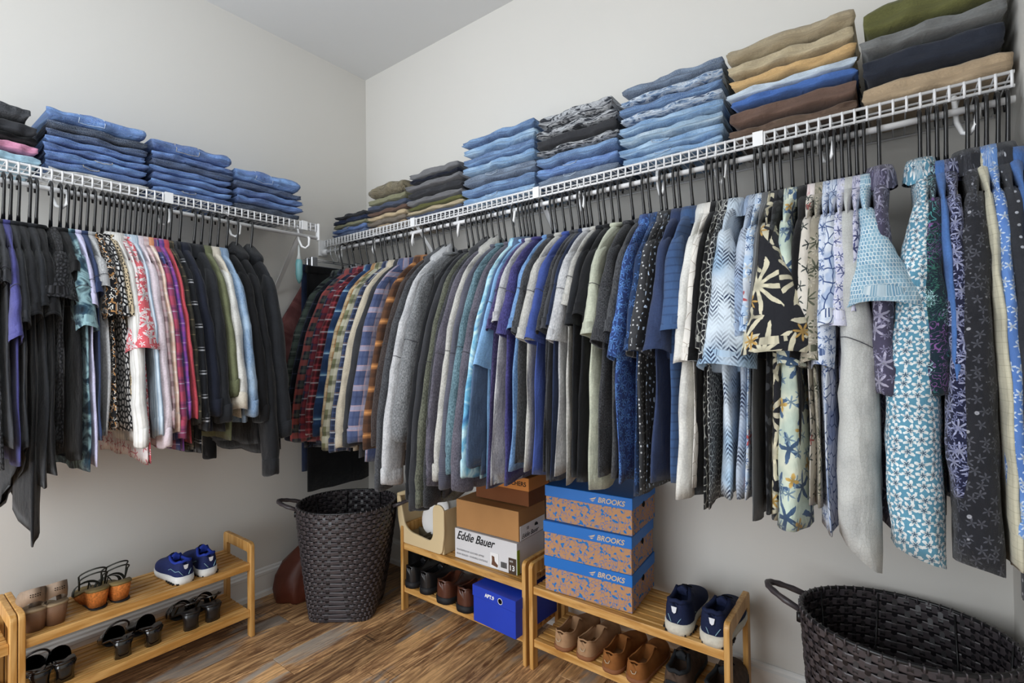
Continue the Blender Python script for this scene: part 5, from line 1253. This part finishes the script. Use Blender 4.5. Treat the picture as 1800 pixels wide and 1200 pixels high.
# ---------------- cream plastic caddy with white disc ----------------
solid('cream plastic','#dcc69c',.4,.4); solid('white disc','#e9e7e4',.5,.3); solid('grey mesh','#6d6552',.8,.2)
g=thing('plastic_caddy','cream plastic caddy with tall ends on the middle rack','caddy',(.835,-.205,zt),.0)
def rnd(P,r=.02,k=4):
    out=[];n_=len(P)
    for i,p in enumerate(P):
        a=Vector(P[i-1])-Vector(p); b=Vector(P[(i+1)%n_])-Vector(p); ra=min(r,a.length/2.2,b.length/2.2); A_=Vector(p)+a.normalized()*ra; B_=Vector(p)+b.normalized()*ra
        for q in range(k+1):
            f=q/k; out.append(tuple(A_*(1-f)**2+Vector(p)*2*f*(1-f)+B_*f*f))
    return out
prof=[(-.135,0),(.135,0),(.150,.09),(.150,.205),(.128,.222),(.095,.222),(.078,.200),(.078,.075),(.06,.048),(-.075,.062),(-.115,.085),(-.150,.222),(-.172,.222),(-.165,.11)]
for y0,y1,nm in ((-.125,-.115,'front_panel'),(.115,.125,'back_panel')):
    o=MB().prism(rnd(prof,.022),1,y0,y1).obj(nm,'cream plastic',g); bev(o,.003)
o=MB().box(-.13,.13,-.114,.114,0.0,.006).obj('base','cream plastic',g)
MB().add([(.140,-.115,.0),(.140,.115,.0),(.151,.115,.20),(.151,-.115,.20),(.132,-.115,0),(.132,.115,0),(.143,.115,.20),(.143,-.115,.20)],[(0,1,2,3),(7,6,5,4),(3,2,6,7),(0,3,7,4),(1,5,6,2),(0,4,5,1)]).obj('end_wall','cream plastic',g)
MB().add([(-.140,-.115,.0),(-.140,.115,.0),(-.168,.115,.21),(-.168,-.115,.21),(-.132,-.115,0),(-.132,.115,0),(-.160,.115,.21),(-.160,-.115,.21)],[(3,2,1,0),(4,5,6,7),(7,6,2,3),(4,7,3,0),(2,6,5,1),(1,5,4,0)]).obj('end_wall','cream plastic',g)
MB().tube([(-.166,-.12,.222),(-.166,.12,.222)],.011,10).obj('rolled_edge','cream plastic',g,True)
for x in (-.02,.02,.055): MB().box(x,x+.003,-.11,.11,.006,.05).obj('divider','grey mesh',g)
MB().box(-.12,.07,-.03,-.027,.006,.05).obj('divider','grey mesh',g)
R=[[(.075*math.cos(2*PI*a/28)*k_,y_,.095*math.sin(2*PI*a/28)*k_) for a in range(28)] for k_,y_ in ((.6,-.012),(.93,-.009),(1,0),(.93,.008),(.6,.010))]
o=MB().loft(R).obj('round_disc','white disc',None,True); o.location=(.815,-.215,zt+.122); o.rotation_euler=(-.35,.25,.1); o['label']='white oval disc standing in the cream plastic caddy'; o['category']='disc'

# ---------------- bags in the corner ----------------
solid('bag brown','#54291c',.45,.4,noise=(10,.25),bump=(14,.7)); solid('bag black','#111214',.8,.2,bump=(10,.6))
def lump(noun,label,loc,rz,prof,m,cat='bag'):
    t=thing(noun,label,cat,loc,rz); R=[]
    for i,(z,a,b,ox,oy) in enumerate(prof):
        R.append([(ox+a*math.copysign(abs(math.cos(q))**.8,math.cos(q))*(1+.02*math.sin(5*q+i)+.25*MN.noise(Vector((math.cos(q)*2.5,math.sin(q)*2.5+4,z*18)))),oy+b*math.copysign(abs(math.sin(q))**.8,math.sin(q))*(1+.22*MN.noise(Vector((math.cos(q)*2.2,math.sin(q)*2.2,z*16)))),z) for q in [2*PI*k/28 for k in range(28)]])
    MB().loft(R).obj('bag_body',m,t,True); return t
t=lump('leather_bag','slumped brown leather bag between hamper and left wall',(.150,-.560,0),.3,[(0,.088,.085,0,0),(.01,.098,.095,0,0),(.06,.098,.095,0,0),(.12,.094,.09,0,.005),(.17,.085,.075,.008,.012),(.21,.066,.05,.022,.02),(.25,.045,.028,.038,.025),(.27,.03,.012,.045,.028)],'bag brown')
MB().tube([(.08,.02,.23),(.10,.05,.29),(.07,.09,.31),(.03,.06,.24)],.006,8).obj('strap','bag brown',t,True)
lump('duffel_bag','black duffel bag standing behind the hamper by the rack',(.592,-.115,0),.0,[(0,.07,.08,0,0),(.02,.085,.09,0,0),(.2,.085,.092,0,0),(.4,.08,.085,0,0),(.5,.06,.07,0,0),(.54,.03,.04,0,0)],'bag black')
